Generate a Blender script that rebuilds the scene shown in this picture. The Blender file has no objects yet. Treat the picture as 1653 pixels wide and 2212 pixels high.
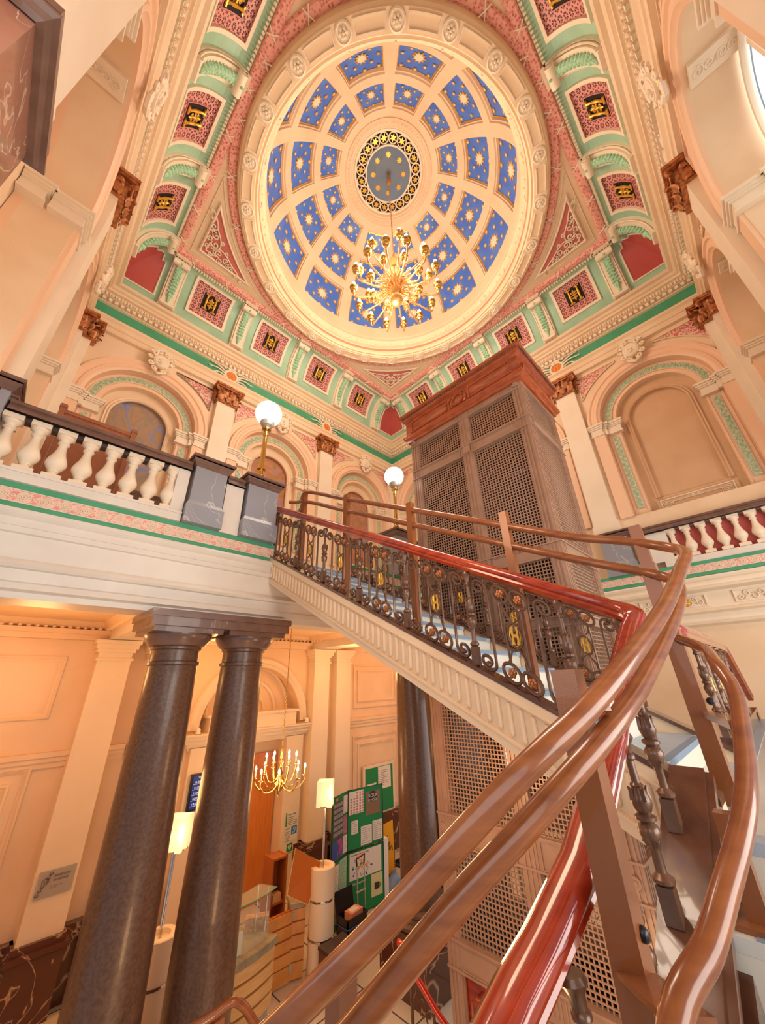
import bpy, math, random
from mathutils import Vector, Matrix, noise
random.seed(7)
S = bpy.context.scene
COL = S.collection
PI = math.pi
def V(*a): return Vector(a)

# ------------------------------------------------------------------ camera
F_PX = 779.0
h, p, r = math.radians(44.788), math.radians(25.238), math.radians(-1.666)
fwd = V(math.cos(p)*math.cos(h), math.cos(p)*math.sin(h), math.sin(p))
rt0 = V(math.sin(h), -math.cos(h), 0)
up0 = rt0.cross(fwd)
rt = rt0*math.cos(r) + up0*math.sin(r)
up = -rt0*math.sin(r) + up0*math.cos(r)
cam = bpy.data.cameras.new('camera')
cam.sensor_fit = 'HORIZONTAL'; cam.sensor_width = 36.0; cam.lens = F_PX/1653*36
cam.clip_start = 0.05
co = bpy.data.objects.new('camera', cam); COL.objects.link(co)
m = Matrix((rt, up, -fwd)).transposed().to_4x4(); m.translation = V(-4.297, -3.591, 4.0)
co.matrix_world = m
S.camera = co

# ------------------------------------------------------------------ world, light, exposure
w = bpy.data.worlds.new('World'); S.world = w; w.use_nodes = True
bg = w.node_tree.nodes['Background']
bg.inputs[0].default_value = (0.80, 0.90, 1.0, 1); bg.inputs[1].default_value = .8
def area(name, loc, rot, sx, sy, power, col):
    l = bpy.data.lights.new(name, 'AREA'); l.shape = 'RECTANGLE'; l.size = sx; l.size_y = sy
    l.energy = power; l.color = col
    o = bpy.data.objects.new(name, l); COL.objects.link(o); o.location = loc
    o.rotation_euler = [math.radians(a) for a in rot]
    return o
def point(name, loc, power, col, rad=0.1):
    l = bpy.data.lights.new(name, 'POINT'); l.energy = power; l.color = col; l.shadow_soft_size = rad
    o = bpy.data.objects.new(name, l); COL.objects.link(o); o.location = loc
    return o
# added stair and side fills behind the camera, and the arched window's daylight
area('stair_fill_light', (-1.0, -8.2, 4.6), (108, 0, 0), 7, 3.6, 1000, (1.0, 0.93, 0.85))
area('side_fill_light', (-5.7, -3.4, 5.6), (120, 0, -90), 4, 4.0, 180, (1.0, 0.95, 0.9))
area('arch_window_light', (0, -6.1, 9.3), (95, 0, 0), 1.6, 2.4, 120, (0.95, 0.97, 1.0))
# the lit chandelier in the dome
point('dome_chandelier_light', (0, 0, 13.2), 820, (1.0, 0.82, 0.64), 0.9)
point('hall_chandelier_light', (0, 0.4, 11.3), 640, (1.0, 0.87, 0.74), 0.9)
# downlights and chandelier of the lobby below the gallery
for i, (x, y, z, e) in enumerate([(-4.1, 3.4, 4.3, 75), (-1.2, 4.0, 4.4, 60), (-0.1, 3.5, 2.5, 85), (1.9, 3.6, 4.3, 80), (3.9, 3.4, 4.4, 70), (-2.4, 2.2, 2.8, 45)]):
    point('lobby_downlight', (x, y, z), e*1.0, (1.0, 0.50, 0.18), 0.25)
area('lobby_daylight', (3.0, 1.0, 2.6), (75, 0, 20), 2.5, 2.2, 40, (0.85, 0.93, 1.0))
# added warm fill, no real lamps, to tint the stairs and lower lift cage
point('stairwell_fill', (-1.0, -0.9, 3.0), 60, (1.0, 0.62, 0.32), .3)
point('stairwell_fill', (-2.4, -1.6, 1.0), 110, (1.0, 0.55, 0.25), .3)
point('stairwell_fill', (-2.6, -2.0, 5.6), 60, (1.0, 0.72, 0.48), .3)
S.view_settings.view_transform = 'Standard'; S.view_settings.look = 'None'
S.view_settings.gamma = 1.0; S.view_settings.use_curve_mapping = False
S.view_settings.exposure = -0.95

# ------------------------------------------------------------------ materials
def lin(c):
    return tuple((x/12.92 if x <= .04045 else ((x+.055)/1.055)**2.4) for x in c)
def hx(s): return lin(tuple(int(s[i:i+2], 16)/255 for i in (0, 2, 4)))
MATS = {}
def mat(name, c, rough=.6, metal=0, c2=None, nscale=6, bump=0, bscale=60, emit=0, kind='noise', coat=0, lo=.4, hi=.62, stretch=None, alpha=None, trans=0, detail=5):
    m = bpy.data.materials.new(name); m.use_nodes = True; nt = m.node_tree; N = nt.nodes; L = nt.links
    b = N['Principled BSDF']; c = hx(c)
    b.inputs['Base Color'].default_value = (*c, 1); b.inputs['Roughness'].default_value = rough
    b.inputs['Metallic'].default_value = metal; b.inputs['Coat Weight'].default_value = coat
    if trans: b.inputs['Transmission Weight'].default_value = trans
    if alpha is not None: b.inputs['Alpha'].default_value = alpha
    if emit:
        b.inputs['Emission Color'].default_value = (*c, 1); b.inputs['Emission Strength'].default_value = emit
    if c2 or bump:
        tc = N.new('ShaderNodeTexCoord'); mp = N.new('ShaderNodeMapping'); L.new(tc.outputs['Object'], mp.inputs[0])
        if stretch: mp.inputs['Scale'].default_value = stretch
    if c2:
        if kind == 'noise':
            t = N.new('ShaderNodeTexNoise'); t.inputs['Scale'].default_value = nscale; t.inputs['Detail'].default_value = detail; out = t.outputs[0]
        elif kind == 'voro':
            t = N.new('ShaderNodeTexVoronoi'); t.inputs['Scale'].default_value = nscale; out = t.outputs['Distance']
        elif kind == 'vein':
            t = N.new('ShaderNodeTexNoise'); t.inputs['Scale'].default_value = nscale; t.inputs['Detail'].default_value = 3; t.inputs['Distortion'].default_value = 1.2
            a = N.new('ShaderNodeMath'); a.operation = 'SUBTRACT'; a.inputs[1].default_value = .5; L.new(t.outputs[0], a.inputs[0])
            q = N.new('ShaderNodeMath'); q.operation = 'ABSOLUTE'; L.new(a.outputs[0], q.inputs[0]); out = q.outputs[0]
        L.new(mp.outputs[0], t.inputs['Vector'])
        rp = N.new('ShaderNodeValToRGB'); L.new(out, rp.inputs[0])
        rp.color_ramp.elements[0].position = lo; rp.color_ramp.elements[1].position = hi
        rp.color_ramp.elements[0].color = (*c, 1); rp.color_ramp.elements[1].color = (*hx(c2), 1)
        L.new(rp.outputs[0], b.inputs['Base Color'])
    if bump:
        t2 = N.new('ShaderNodeTexNoise'); t2.inputs['Scale'].default_value = bscale; L.new(mp.outputs[0], t2.inputs['Vector'])
        bp = N.new('ShaderNodeBump'); bp.inputs['Strength'].default_value = bump; bp.inputs['Distance'].default_value = .01
        L.new(t2.outputs[0], bp.inputs['Height']); L.new(bp.outputs[0], b.inputs['Normal'])
    MATS[name] = m
    return m
cream = mat('cream_paint', 'F0D3B0', .55, c2='EACAA5', nscale=1.3, bump=.12, bscale=40)
cream2 = mat('pale_cream_paint', 'F3E0C6', .5, c2='EEDAC0', nscale=1.5, bump=.1, bscale=40)
tan = mat('tan_paint', 'D9B088', .6, c2='D4AA82', nscale=2)
stone = mat('white_stone_paint', 'E6DDD0', .45, c2='E0D5C8', nscale=2)
pinkw = mat('peach_paint', 'F3C8A4', .5)
green = mat('green_paint', '4FA27C', .5, c2='48996F', nscale=3)
paleg = mat('pale_green_paint', 'A8CAAC', .5, c2='9CBEA2', nscale=2)
mint = mat('mint_relief', 'B9DDB8', .5, c2='96C8A2', nscale=30, bump=.4, bscale=70)
reliefg = mat('pale_green_relief', 'E6DDBF', .6, c2='A3BE9A', nscale=26, kind='vein', lo=.015, hi=.07, bump=.3, bscale=50)
leafpink = mat('pink_leaf_band', 'B84840', .6, c2='F6B2A2', nscale=20, kind='voro', lo=.05, hi=.55, bump=1, bscale=40)
redp = mat('red_paint', 'B8504A', .55, c2='BF5A52', nscale=1)
pinkbase = mat('dusty_pink_paint', 'D0746A', .6)
pinkgr = mat('pink_grille_paint', 'C98078', .6)
dark = mat('dark_void', '1A0F0A', .8)
gold = mat('gold_leaf', 'E8B850', .36, .55, c2='D8A23E', nscale=20)
brass = mat('polished_brass', 'D6B26A', .18, 1)
chgold = mat('chandelier_gilt', 'D9A564', .3, .7)
bronze = mat('bronzed_capital', 'C98350', .42, .35, c2='94552C', nscale=14, bump=.6, bscale=50)
blue = mat('blue_sky_paint', '4A76D6', .32, c2='5A86DE', nscale=2)
starm = mat('star_white', 'E9E6C8', .5)
brown = mat('dark_moulding', '6B4F44', .3, coat=.3, c2='7A5C50', nscale=6)
wood = mat('bronze_wood_tube', '9C5A30', .24, .0, coat=.4, c2='7E4424', nscale=5, stretch=(1, 1, 6), lo=.3, hi=.7)
postm = mat('brown_steel_post', '92552C', .3, .1, coat=.3, bump=.1, bscale=300)
redwood = mat('red_mahogany', 'AE3A20', .14, coat=1, c2='8C2414', nscale=3, stretch=(1, 1, 5))
handw = mat('mahogany_rail', 'A3532F', .18, coat=.8, c2='8E4022', nscale=7)
iron = mat('brown_painted_iron', '76523C', .32, .25, coat=.35, c2='64422E', nscale=9)
liftm = mat('lift_frame_paint', 'B4907A', .36, .1, coat=.2, c2='AA856E', nscale=4)
liftc = mat('lift_crown_wood', 'B5562E', .22, coat=.7, c2='9C4522', nscale=6, stretch=(1, 1, 3))
wire = mat('lift_wire', 'B8937A', .4, .3)
colm = mat('brown_column', '6C4F3E', .32, coat=.15, c2='5C4030', nscale=34, bump=.05, bscale=200)
marbler = mat('brown_marble', '5F3326', .16, coat=.5, c2='B79478', nscale=2.2, kind='vein', lo=.004, hi=-0.0)
greym = mat('grey_marble', '8D8B90', .2, coat=.4, c2='8D8B90', nscale=1)
orange = mat('orange_door_wood', 'D98640', .3, coat=.3, c2='CF7A36', nscale=4, stretch=(6, 6, .6))
slat = mat('pale_maple', 'E6BC82', .35, coat=.2, c2='DCAE70', nscale=5, stretch=(1, 1, 8))
dgreen = mat('green_felt', '1F8A50', .8)
paper = mat('white_paper', 'E9E4DA', .6)
ink = mat('dark_print', '3A3433', .6)
black = mat('black_plastic', '1C1C20', .35)
chrome = mat('chrome', 'D5D5D8', .12, 1)
silver = mat('brushed_silver', 'BDB8B0', .4, .35)
white = mat('white_plastic', 'F0EEE8', .3)
globe = mat('lit_globe_glass', 'FFFAF0', .3, emit=2.6)
bulb = mat('lit_bulb', 'FFE2B0', .3, emit=60)
shade = mat('lit_shade', 'FFD9A8', .5, emit=1.15)
glow_w = mat('cool_white_glow', 'F2F4FF', .4, emit=5)  # white glow for the lift panes and the added reflection strips
bluetile = mat('blue_print', '2F59B8', .5)
yellow = mat('yellow_banner', 'E5A824', .6)
orp = mat('orange_print', 'E87B35', .5)
screen = mat('blue_screen', '1B3F9A', .3, emit=.35)
screent = mat('screen_text', 'E4ECFF', .4, emit=.8)
glassg = mat('green_glass', 'CFEBDD', .05, alpha=.22)
frost = mat('daylit_pane', 'DCE9EC', .35, emit=1.7)
water = mat('water_bottle_blue', '7FB2E6', .1, alpha=.55)
redband = mat('salmon_stripe', 'E88A6C', .5)
bandm = mat('pink_band_relief', 'F2CFBC', .5, c2='E7968A', nscale=17, kind='vein', lo=.02, hi=.10)
spanm = mat('pink_scroll_ground', 'E6A294', .6)
tread = mat('blue_grey_tread', 'A9B8C8', .35, c2='B5C2CF', nscale=3)
riser = mat('pale_riser', 'E9E2D2', .45)
nosing = mat('grip_strip', '8496AA', .6)
landm = mat('landing_marble', 'E6E3D8', .2, c2='D9D8CF', nscale=2)
strg = mat('stringer_brown', '6C4632', .2, coat=.6, c2='5A3626', nscale=5)
def veins(m, base, vein, sc, w=.012):
    nt = m.node_tree; rp = [n for n in nt.nodes if n.type == 'VALTORGB'][0]
    e = rp.color_ramp.elements
    e[0].position = 0; e[0].color = (*hx(vein), 1); e[1].position = w; e[1].color = (*hx(base), 1)
marbler = mat('brown_veined_marble', 'C9A88C', .16, coat=.5, c2='5B3226', nscale=1.4, kind='vein'); veins(marbler, '5B3226', 'C9A88C', 1.4, .010)
redmar = mat('rose_veined_marble', 'E0C8B4', .2, coat=.4, c2='A3705C', nscale=1.2, kind='vein'); veins(redmar, 'A3705C', 'E0C8B4', 1.2, .012); [setattr(n_.inputs['Scale'], 'default_value', 2.4) for n_ in redmar.node_tree.nodes if n_.type == 'TEX_NOISE']
greym = mat('grey_veined_marble', 'D4D2D2', .2, coat=.4, c2='8A8A92', nscale=1.1, kind='vein'); veins(greym, '94949C', 'C4C2C0', 1.1, .005); greym.node_tree.nodes['Principled BSDF'].inputs['Roughness'].default_value = .38; greym.node_tree.nodes['Principled BSDF'].inputs['Coat Weight'].default_value = .1

def tile_floor():
    m = bpy.data.materials.new('stone_floor_tiles'); m.use_nodes = True; nt = m.node_tree
    b = nt.nodes['Principled BSDF']; b.inputs['Roughness'].default_value = .22
    tc = nt.nodes.new('ShaderNodeTexCoord'); mp = nt.nodes.new('ShaderNodeMapping')
    mp.inputs['Location'].default_value = (-.79, -2.13, 0)
    br = nt.nodes.new('ShaderNodeTexBrick'); br.offset = 0; br.inputs['Scale'].default_value = 1
    br.inputs['Brick Width'].default_value = .95; br.inputs['Row Height'].default_value = .95
    br.inputs['Mortar Size'].default_value = .012
    br.inputs['Color1'].default_value = (*hx('DCD2C2'), 1); br.inputs['Color2'].default_value = (*hx('D3C9B9'), 1)
    br.inputs['Mortar'].default_value = (*hx('5A5A60'), 1)
    nt.links.new(tc.outputs['Object'], mp.inputs[0]); nt.links.new(mp.outputs[0], br.inputs['Vector']); nt.links.new(br.outputs[0], b.inputs['Base Color'])
    return m
floor_m = tile_floor()

def painting(name, cols, sc):
    m = bpy.data.materials.new(name); m.use_nodes = True; nt = m.node_tree
    b = nt.nodes['Principled BSDF']; b.inputs['Roughness'].default_value = .12
    tc = nt.nodes.new('ShaderNodeTexCoord'); t = nt.nodes.new('ShaderNodeTexNoise'); t.inputs['Scale'].default_value = sc
    t.inputs['Distortion'].default_value = 1.6; t.inputs['Detail'].default_value = 2.5
    rp = nt.nodes.new('ShaderNodeValToRGB'); nt.links.new(tc.outputs['Object'], t.inputs['Vector']); nt.links.new(t.outputs[0], rp.inputs[0]); nt.links.new(rp.outputs[0], b.inputs['Base Color'])
    e = rp.color_ramp.elements; n = len(cols)
    while len(e) < n: e.new(.5)
    for i, c in enumerate(cols):
        e[i].position = .3 + .4*i/(n-1); e[i].color = (*hx(c), 1)
    return m
paint1 = painting('lunette_painting_blue', ['8F7050', 'B28C66', '96867E', 'B08C66', '7C86B4', 'A8865E'], 1.3)
paint2 = painting('lunette_painting_orange', ['7E8A5C', 'B87C52', 'AC8058', 'CC7E66', '988898', 'A98A58'], 2.4)

# wheel-pattern fretwork (the pattern of one coffer grille, in its own UV cells)
def grille_mat():
    m = bpy.data.materials.new('pierced_wheel_fretwork'); m.use_nodes = True; nt = m.node_tree; N = nt.nodes; L = nt.links
    b = N['Principled BSDF']; b.inputs['Roughness'].default_value = .6
    uv = N.new('ShaderNodeUVMap'); uv.uv_map = 'UV'
    def math_(op, a, bb=None, c=None):
        n = N.new('ShaderNodeMath'); n.operation = op
        for i, x in enumerate((a, bb, c)):
            if x is None: continue
            if isinstance(x, (int, float)): n.inputs[i].default_value = x
            else: L.new(x, n.inputs[i])
        return n.outputs[0]
    sp = N.new('ShaderNodeSeparateXYZ'); L.new(uv.outputs[0], sp.inputs[0])
    fx = math_('SUBTRACT', math_('FRACT', sp.outputs[0]), .5); fy = math_('SUBTRACT', math_('FRACT', sp.outputs[1]), .5)
    rr = math_('SQRT', math_('ADD', math_('MULTIPLY', fx, fx), math_('MULTIPLY', fy, fy)))
    an = math_('ARCTAN2', fy, fx)
    spoke = math_('LESS_THAN', math_('ABSOLUTE', math_('SINE', math_('MULTIPLY', an, 3.5))), .42)
    ring = math_('MULTIPLY', math_('GREATER_THAN', rr, .13), math_('LESS_THAN', rr, .38))
    hole1 = math_('MULTIPLY', ring, math_('SUBTRACT', 1, spoke))
    # corner holes
    ax = math_('SUBTRACT', .5, math_('ABSOLUTE', fx)); ay = math_('SUBTRACT', .5, math_('ABSOLUTE', fy))
    cr = math_('SQRT', math_('ADD', math_('MULTIPLY', ax, ax), math_('MULTIPLY', ay, ay)))
    hole2 = math_('LESS_THAN', cr, .12)
    hole = math_('MAXIMUM', hole1, hole2)
    mix = N.new('ShaderNodeMix'); mix.data_type = 'RGBA'
    L.new(hole, mix.inputs[0]); mix.inputs[6].default_value = (*hx('DA938A'), 1); mix.inputs[7].default_value = (*hx('521F1A'), 1)
    L.new(mix.outputs[2], b.inputs['Base Color'])
    return m
fret = grille_mat()

# ------------------------------------------------------------------ mesh helpers
class MB:
    def __init__(s): s.v = []; s.f = []; s.mi = []; s.uv = {}
    def add(s, vs, fs, mi=0):
        o = len(s.v); s.v += [tuple(x) for x in vs]
        for f in fs: s.f.append([i+o for i in f]); s.mi.append(mi)
        return s
    def box(s, x0, x1, y0, y1, z0, z1, mi=0):
        vs = [(x, y, z) for z in (z0, z1) for y in (y0, y1) for x in (x0, x1)]
        return s.add(vs, [(0, 2, 3, 1), (4, 5, 7, 6), (0, 1, 5, 4), (2, 6, 7, 3), (0, 4, 6, 2), (1, 3, 7, 5)], mi)
    def obox(s, c, a, b, d, mi=0):
        c, a, b, d = Vector(c), Vector(a), Vector(b), Vector(d)
        vs = [c+a*i+b*j+d*k for k in (-1, 1) for j in (-1, 1) for i in (-1, 1)]
        return s.add(vs, [(0, 2, 3, 1), (4, 5, 7, 6), (0, 1, 5, 4), (2, 6, 7, 3), (0, 4, 6, 2), (1, 3, 7, 5)], mi)
    def bar(s, p0, p1, w, t, up=(0, 0, 1), mi=0):
        p0, p1 = Vector(p0), Vector(p1); d = p1-p0; l = d.length; d.normalize(); u = Vector(up)
        if abs(d.dot(u)) > .98: u = Vector((1, 0, 0))
        sd = d.cross(u).normalized(); u2 = sd.cross(d)
        return s.obox((p0+p1)/2, d*(l/2), sd*(w/2), u2*(t/2), mi)
    def grid(s, pts, closed_u=False, closed_v=False, mi=0, flip=False):
        nu = len(pts); nv = len(pts[0]); fs = []
        for i in range(nu if closed_u else nu-1):
            for j in range(nv if closed_v else nv-1):
                a = i*nv+j; b = ((i+1) % nu)*nv+j; c = ((i+1) % nu)*nv+(j+1) % nv; d = i*nv+(j+1) % nv
                fs.append((d, c, b, a) if flip else (a, b, c, d))
        return s.add([q for rr in pts for q in rr], fs, mi)
    def lathe(s, prof, c=(0, 0, 0), n=20, mi=0, cap=True, a0=0, a1=2*PI):
        c = Vector(c); full = abs(a1-a0-2*PI) < 1e-6
        k = n if full else n+1
        pts = [[c+V(rr*math.cos(a0+(a1-a0)*i/n), rr*math.sin(a0+(a1-a0)*i/n), z) for rr, z in prof] for i in range(k)]
        s.grid(pts, closed_u=full, mi=mi)
        if cap and full:
            for idx, fl in ((0, 1), (len(prof)-1, 0)):
                if prof[idx][0] > 1e-4:
                    vs = [pts[i][idx] for i in range(n)]
                    if fl: vs.reverse()
                    s.add(vs, [tuple(range(n))], mi)
        return s
    def tube(s, path, rad, n=8, closed=False, mi=0, flat=1.0, nrm=None):
        P = [Vector(q) for q in path]; N = len(P); rs = rad if isinstance(rad, (list, tuple)) else [rad]*N
        rings = []; prev = None
        for i in range(N):
            if closed: t = P[(i+1) % N]-P[i-1]
            else: t = P[min(i+1, N-1)]-P[max(i-1, 0)]
            if t.length < 1e-9: t = V(0, 0, 1)
            t.normalize()
            if nrm is not None: a = Vector(nrm)
            elif prev is None:
                a = V(0, 0, 1) if abs(t.z) < .9 else V(1, 0, 0)
            else: a = prev
            a = (a-t*a.dot(t))
            if a.length < 1e-6: a = V(1, .3, 0)-t*V(1, .3, 0).dot(t)
            a.normalize(); prev = a; b = t.cross(a)
            rings.append([P[i]+(a*math.cos(2*PI*k/n)*flat+b*math.sin(2*PI*k/n))*rs[i] for k in range(n)])
        s.grid(rings, closed_u=closed, closed_v=True, mi=mi, flip=True)
        if not closed:
            s.add(rings[0], [tuple(range(n))], mi); s.add(rings[-1][::-1], [tuple(range(n))], mi)
        return s
    def sweep(s, prof, path, N, closed=False, mi=0, capped=True):
        # prof [(a,b)]: a along side = T x N, b along N ; mitred corners
        P = [Vector(q) for q in path]; N = Vector(N).normalized(); k = len(P); rows = []
        for i in range(k):
            if closed or 0 < i < k-1:
                t0 = (P[i]-P[i-1]).normalized(); t1 = (P[(i+1) % k]-P[i]).normalized()
                s0 = t0.cross(N).normalized(); s1 = t1.cross(N).normalized(); sd = (s0+s1)
                if sd.length < 1e-6: sd = s0
                sd.normalize(); sd = sd/max(.3, sd.dot(s0))
            else:
                t = (P[1]-P[0]) if i == 0 else (P[-1]-P[-2]); sd = t.cross(N).normalized()
            rows.append([P[i]+sd*a+N*b for a, b in prof])
        s.grid(rows, closed_u=closed, mi=mi, closed_v=False)
        if capped and not closed:
            s.add(rows[0], [tuple(range(len(prof)))], mi); s.add(rows[-1][::-1], [tuple(range(len(prof)))], mi)
        return s
    def sphere(s, c, rr, n=10, mi=0, sz=1.0):
        m_ = max(4, n//2+1)
        return s.lathe([(rr*math.sin(PI*i/m_), -rr*sz*math.cos(PI*i/m_)) for i in range(m_+1)], c, n, mi, cap=False)
    def poly(s, pts, mi=0): return s.add(pts, [tuple(range(len(pts)))], mi)
    def prism(s, pts, d, mi=0):
        d = Vector(d); P = [Vector(q) for q in pts]; n = len(P); vs = P+[q+d for q in P]
        return s.add(vs, [tuple(range(n))[::-1], tuple(range(n, 2*n))]+[(i, (i+1) % n, (i+1) % n+n, i+n) for i in range(n)], mi)
    def xf(s, M):
        s.v = [tuple(M @ Vector(q)) for q in s.v]; return s
    def build(s, name, mats, parent=None, loc=None, rotz=0, smooth=35):
        me = bpy.data.meshes.new(name); me.from_pydata(s.v, [], s.f)
        if not isinstance(mats, (list, tuple)): mats = [mats]
        for q in mats: me.materials.append(q)
        if len(mats) > 1: me.polygons.foreach_set('material_index', s.mi)
        if smooth:
            me.polygons.foreach_set('use_smooth', [True]*len(s.f)); me.set_sharp_from_angle(angle=math.radians(smooth))
        me.update()
        o = bpy.data.objects.new(name, me); COL.objects.link(o)
        if parent: o.parent = parent
        if loc is not None: o.location = loc
        o.rotation_euler = (0, 0, rotz)
        return o
def empty(name, loc=(0, 0, 0), rotz=0, parent=None):
    o = bpy.data.objects.new(name, None); COL.objects.link(o); o.location = loc; o.rotation_euler = (0, 0, rotz)
    o.empty_display_size = .1
    if parent: o.parent = parent
    return o
def tag(o, label, cat, group=None, kind=None):
    o['label'] = label; o['category'] = cat
    if group: o['group'] = group
    if kind: o['kind'] = kind
    return o
def struct(o): o['kind'] = 'structure'; return o
def copy_tree(o, parent=None, loc=None, rotz=None):
    c = o.copy(); COL.objects.link(c); c.parent = parent
    if loc is not None: c.location = loc
    if rotz is not None: c.rotation_euler = (0, 0, rotz)
    for ch in [q for q in bpy.data.objects if q.parent == o]: copy_tree(ch, c)
    return c
def dup(o, parent, loc, rotz=0):
    c = o.copy(); COL.objects.link(c); c.parent = parent; c.location = loc; c.rotation_euler = (0, 0, rotz); return c
def text(s, size, M, m_, parent, name='lettering', ext=.001, align='LEFT'):
    cu = bpy.data.curves.new('t', 'FONT'); cu.body = s; cu.size = size; cu.extrude = ext; cu.align_x = align
    o = bpy.data.objects.new('t', cu); COL.objects.link(o)
    me = bpy.data.meshes.new_from_object(o); bpy.data.objects.remove(o)
    me.materials.clear(); me.materials.append(m_)
    me.transform(M)
    q = bpy.data.objects.new(name, me); COL.objects.link(q); q.parent = parent; return q
def face_m(o, right, upv):
    right, upv = Vector(right).normalized(), Vector(upv).normalized(); n = right.cross(upv)
    M = Matrix((right, upv, n)).transposed().to_4x4(); M.translation = Vector(o); return M
def crom(pts, n=8, closed=False):
    P = [Vector(q) for q in pts]; out = []; k = len(P)
    for i in range(k if closed else k-1):
        if closed: a, b, c, d = P[i-1], P[i], P[(i+1) % k], P[(i+2) % k]
        else: a, b, c, d = P[max(i-1, 0)], P[i], P[i+1], P[min(i+2, k-1)]
        for j in range(n):
            t = j/n
            out.append(.5*((2*b)+(c-a)*t+(2*a-5*b+4*c-d)*t*t+(-a+3*b-3*c+d)*t*t*t))
    if not closed: out.append(P[-1])
    return out
def spiral(cx, cy, r0, r1, a0, turns, n=26):
    return [(cx+(r0+(r1-r0)*i/n)*math.cos(a0+turns*2*PI*i/n), cy+(r0+(r1-r0)*i/n)*math.sin(a0+turns*2*PI*i/n)) for i in range(n+1)]
def archpath(R, zs, zb, y=0, n=28, cx=0):
    return [V(cx-R, y, zb)]+[V(cx-R*math.cos(PI*i/n), y, zs+R*math.sin(PI*i/n)) for i in range(n+1)]+[V(cx+R, y, zb)]

# ================================================================== SETTING: upper hall walls
# every wall is drawn in its own frame: wall face at y = 5.2, room towards -y, then turned about the room's centre
HW = 5.2
def wall_sheet(mb, u0, u1, z0, z1, holes, y, mi=0, n=28):
    cur = u0
    for (c, R, zs, zb) in sorted(holes):
        mb.add([(cur, y, z0), (c-R, y, z0), (c-R, y, z1), (cur, y, z1)], [(0, 1, 2, 3)], mi)
        if zb > z0: mb.add([(c-R, y, z0), (c+R, y, z0), (c+R, y, zb), (c-R, y, zb)], [(0, 1, 2, 3)], mi)
        top = [(c-R*math.cos(PI*i/n), y, z1) for i in range(n+1)]
        arc = [(c-R*math.cos(PI*i/n), y, zs+R*math.sin(PI*i/n)) for i in range(n+1)]
        mb.grid([arc, top], mi=mi)
        cur = c+R
    mb.add([(cur, y, z0), (u1, y, z0), (u1, y, z1), (cur, y, z1)], [(0, 1, 2, 3)], mi)
ZS = 9.95
PROF_ARCH = [(0, 0), (0, .05), (.05, .07), (.07, .10), (.13, .10), (.15, .075), (.20, .075), (.23, .11), (.29, .11), (.31, .06), (.31, 0)]
def annulus(mb, Ri, Ro, zs, zb, y, mi=0, n=28):
    mb.grid([archpath(Ri, zs, zb, y, n), archpath(Ro, zs, zb, y, n)], mi=mi)
def reveal(mb, R, zs, zb, y0, y1, mi=0, n=28):
    mb.grid([archpath(R, zs, zb, y0, n), archpath(R, zs, zb, y1, n)], mi=mi)
def impost(mb, x0, x1, y0, y1, mi=0, z=9.95):
    # stepped moulded block between x0..x1 with its face at y0
    for dz0, dz1, e in ((-.34, -.30, .02), (-.30, -.14, .0), (-.14, -.10, .025), (-.10, -.05, .045), (-.05, 0, .07)):
        mb.box(x0-e*(1 if x0 > 0 else 1), x1+e, y0-.03-e, y1, z+dz0, z+dz1, mi)
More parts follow.
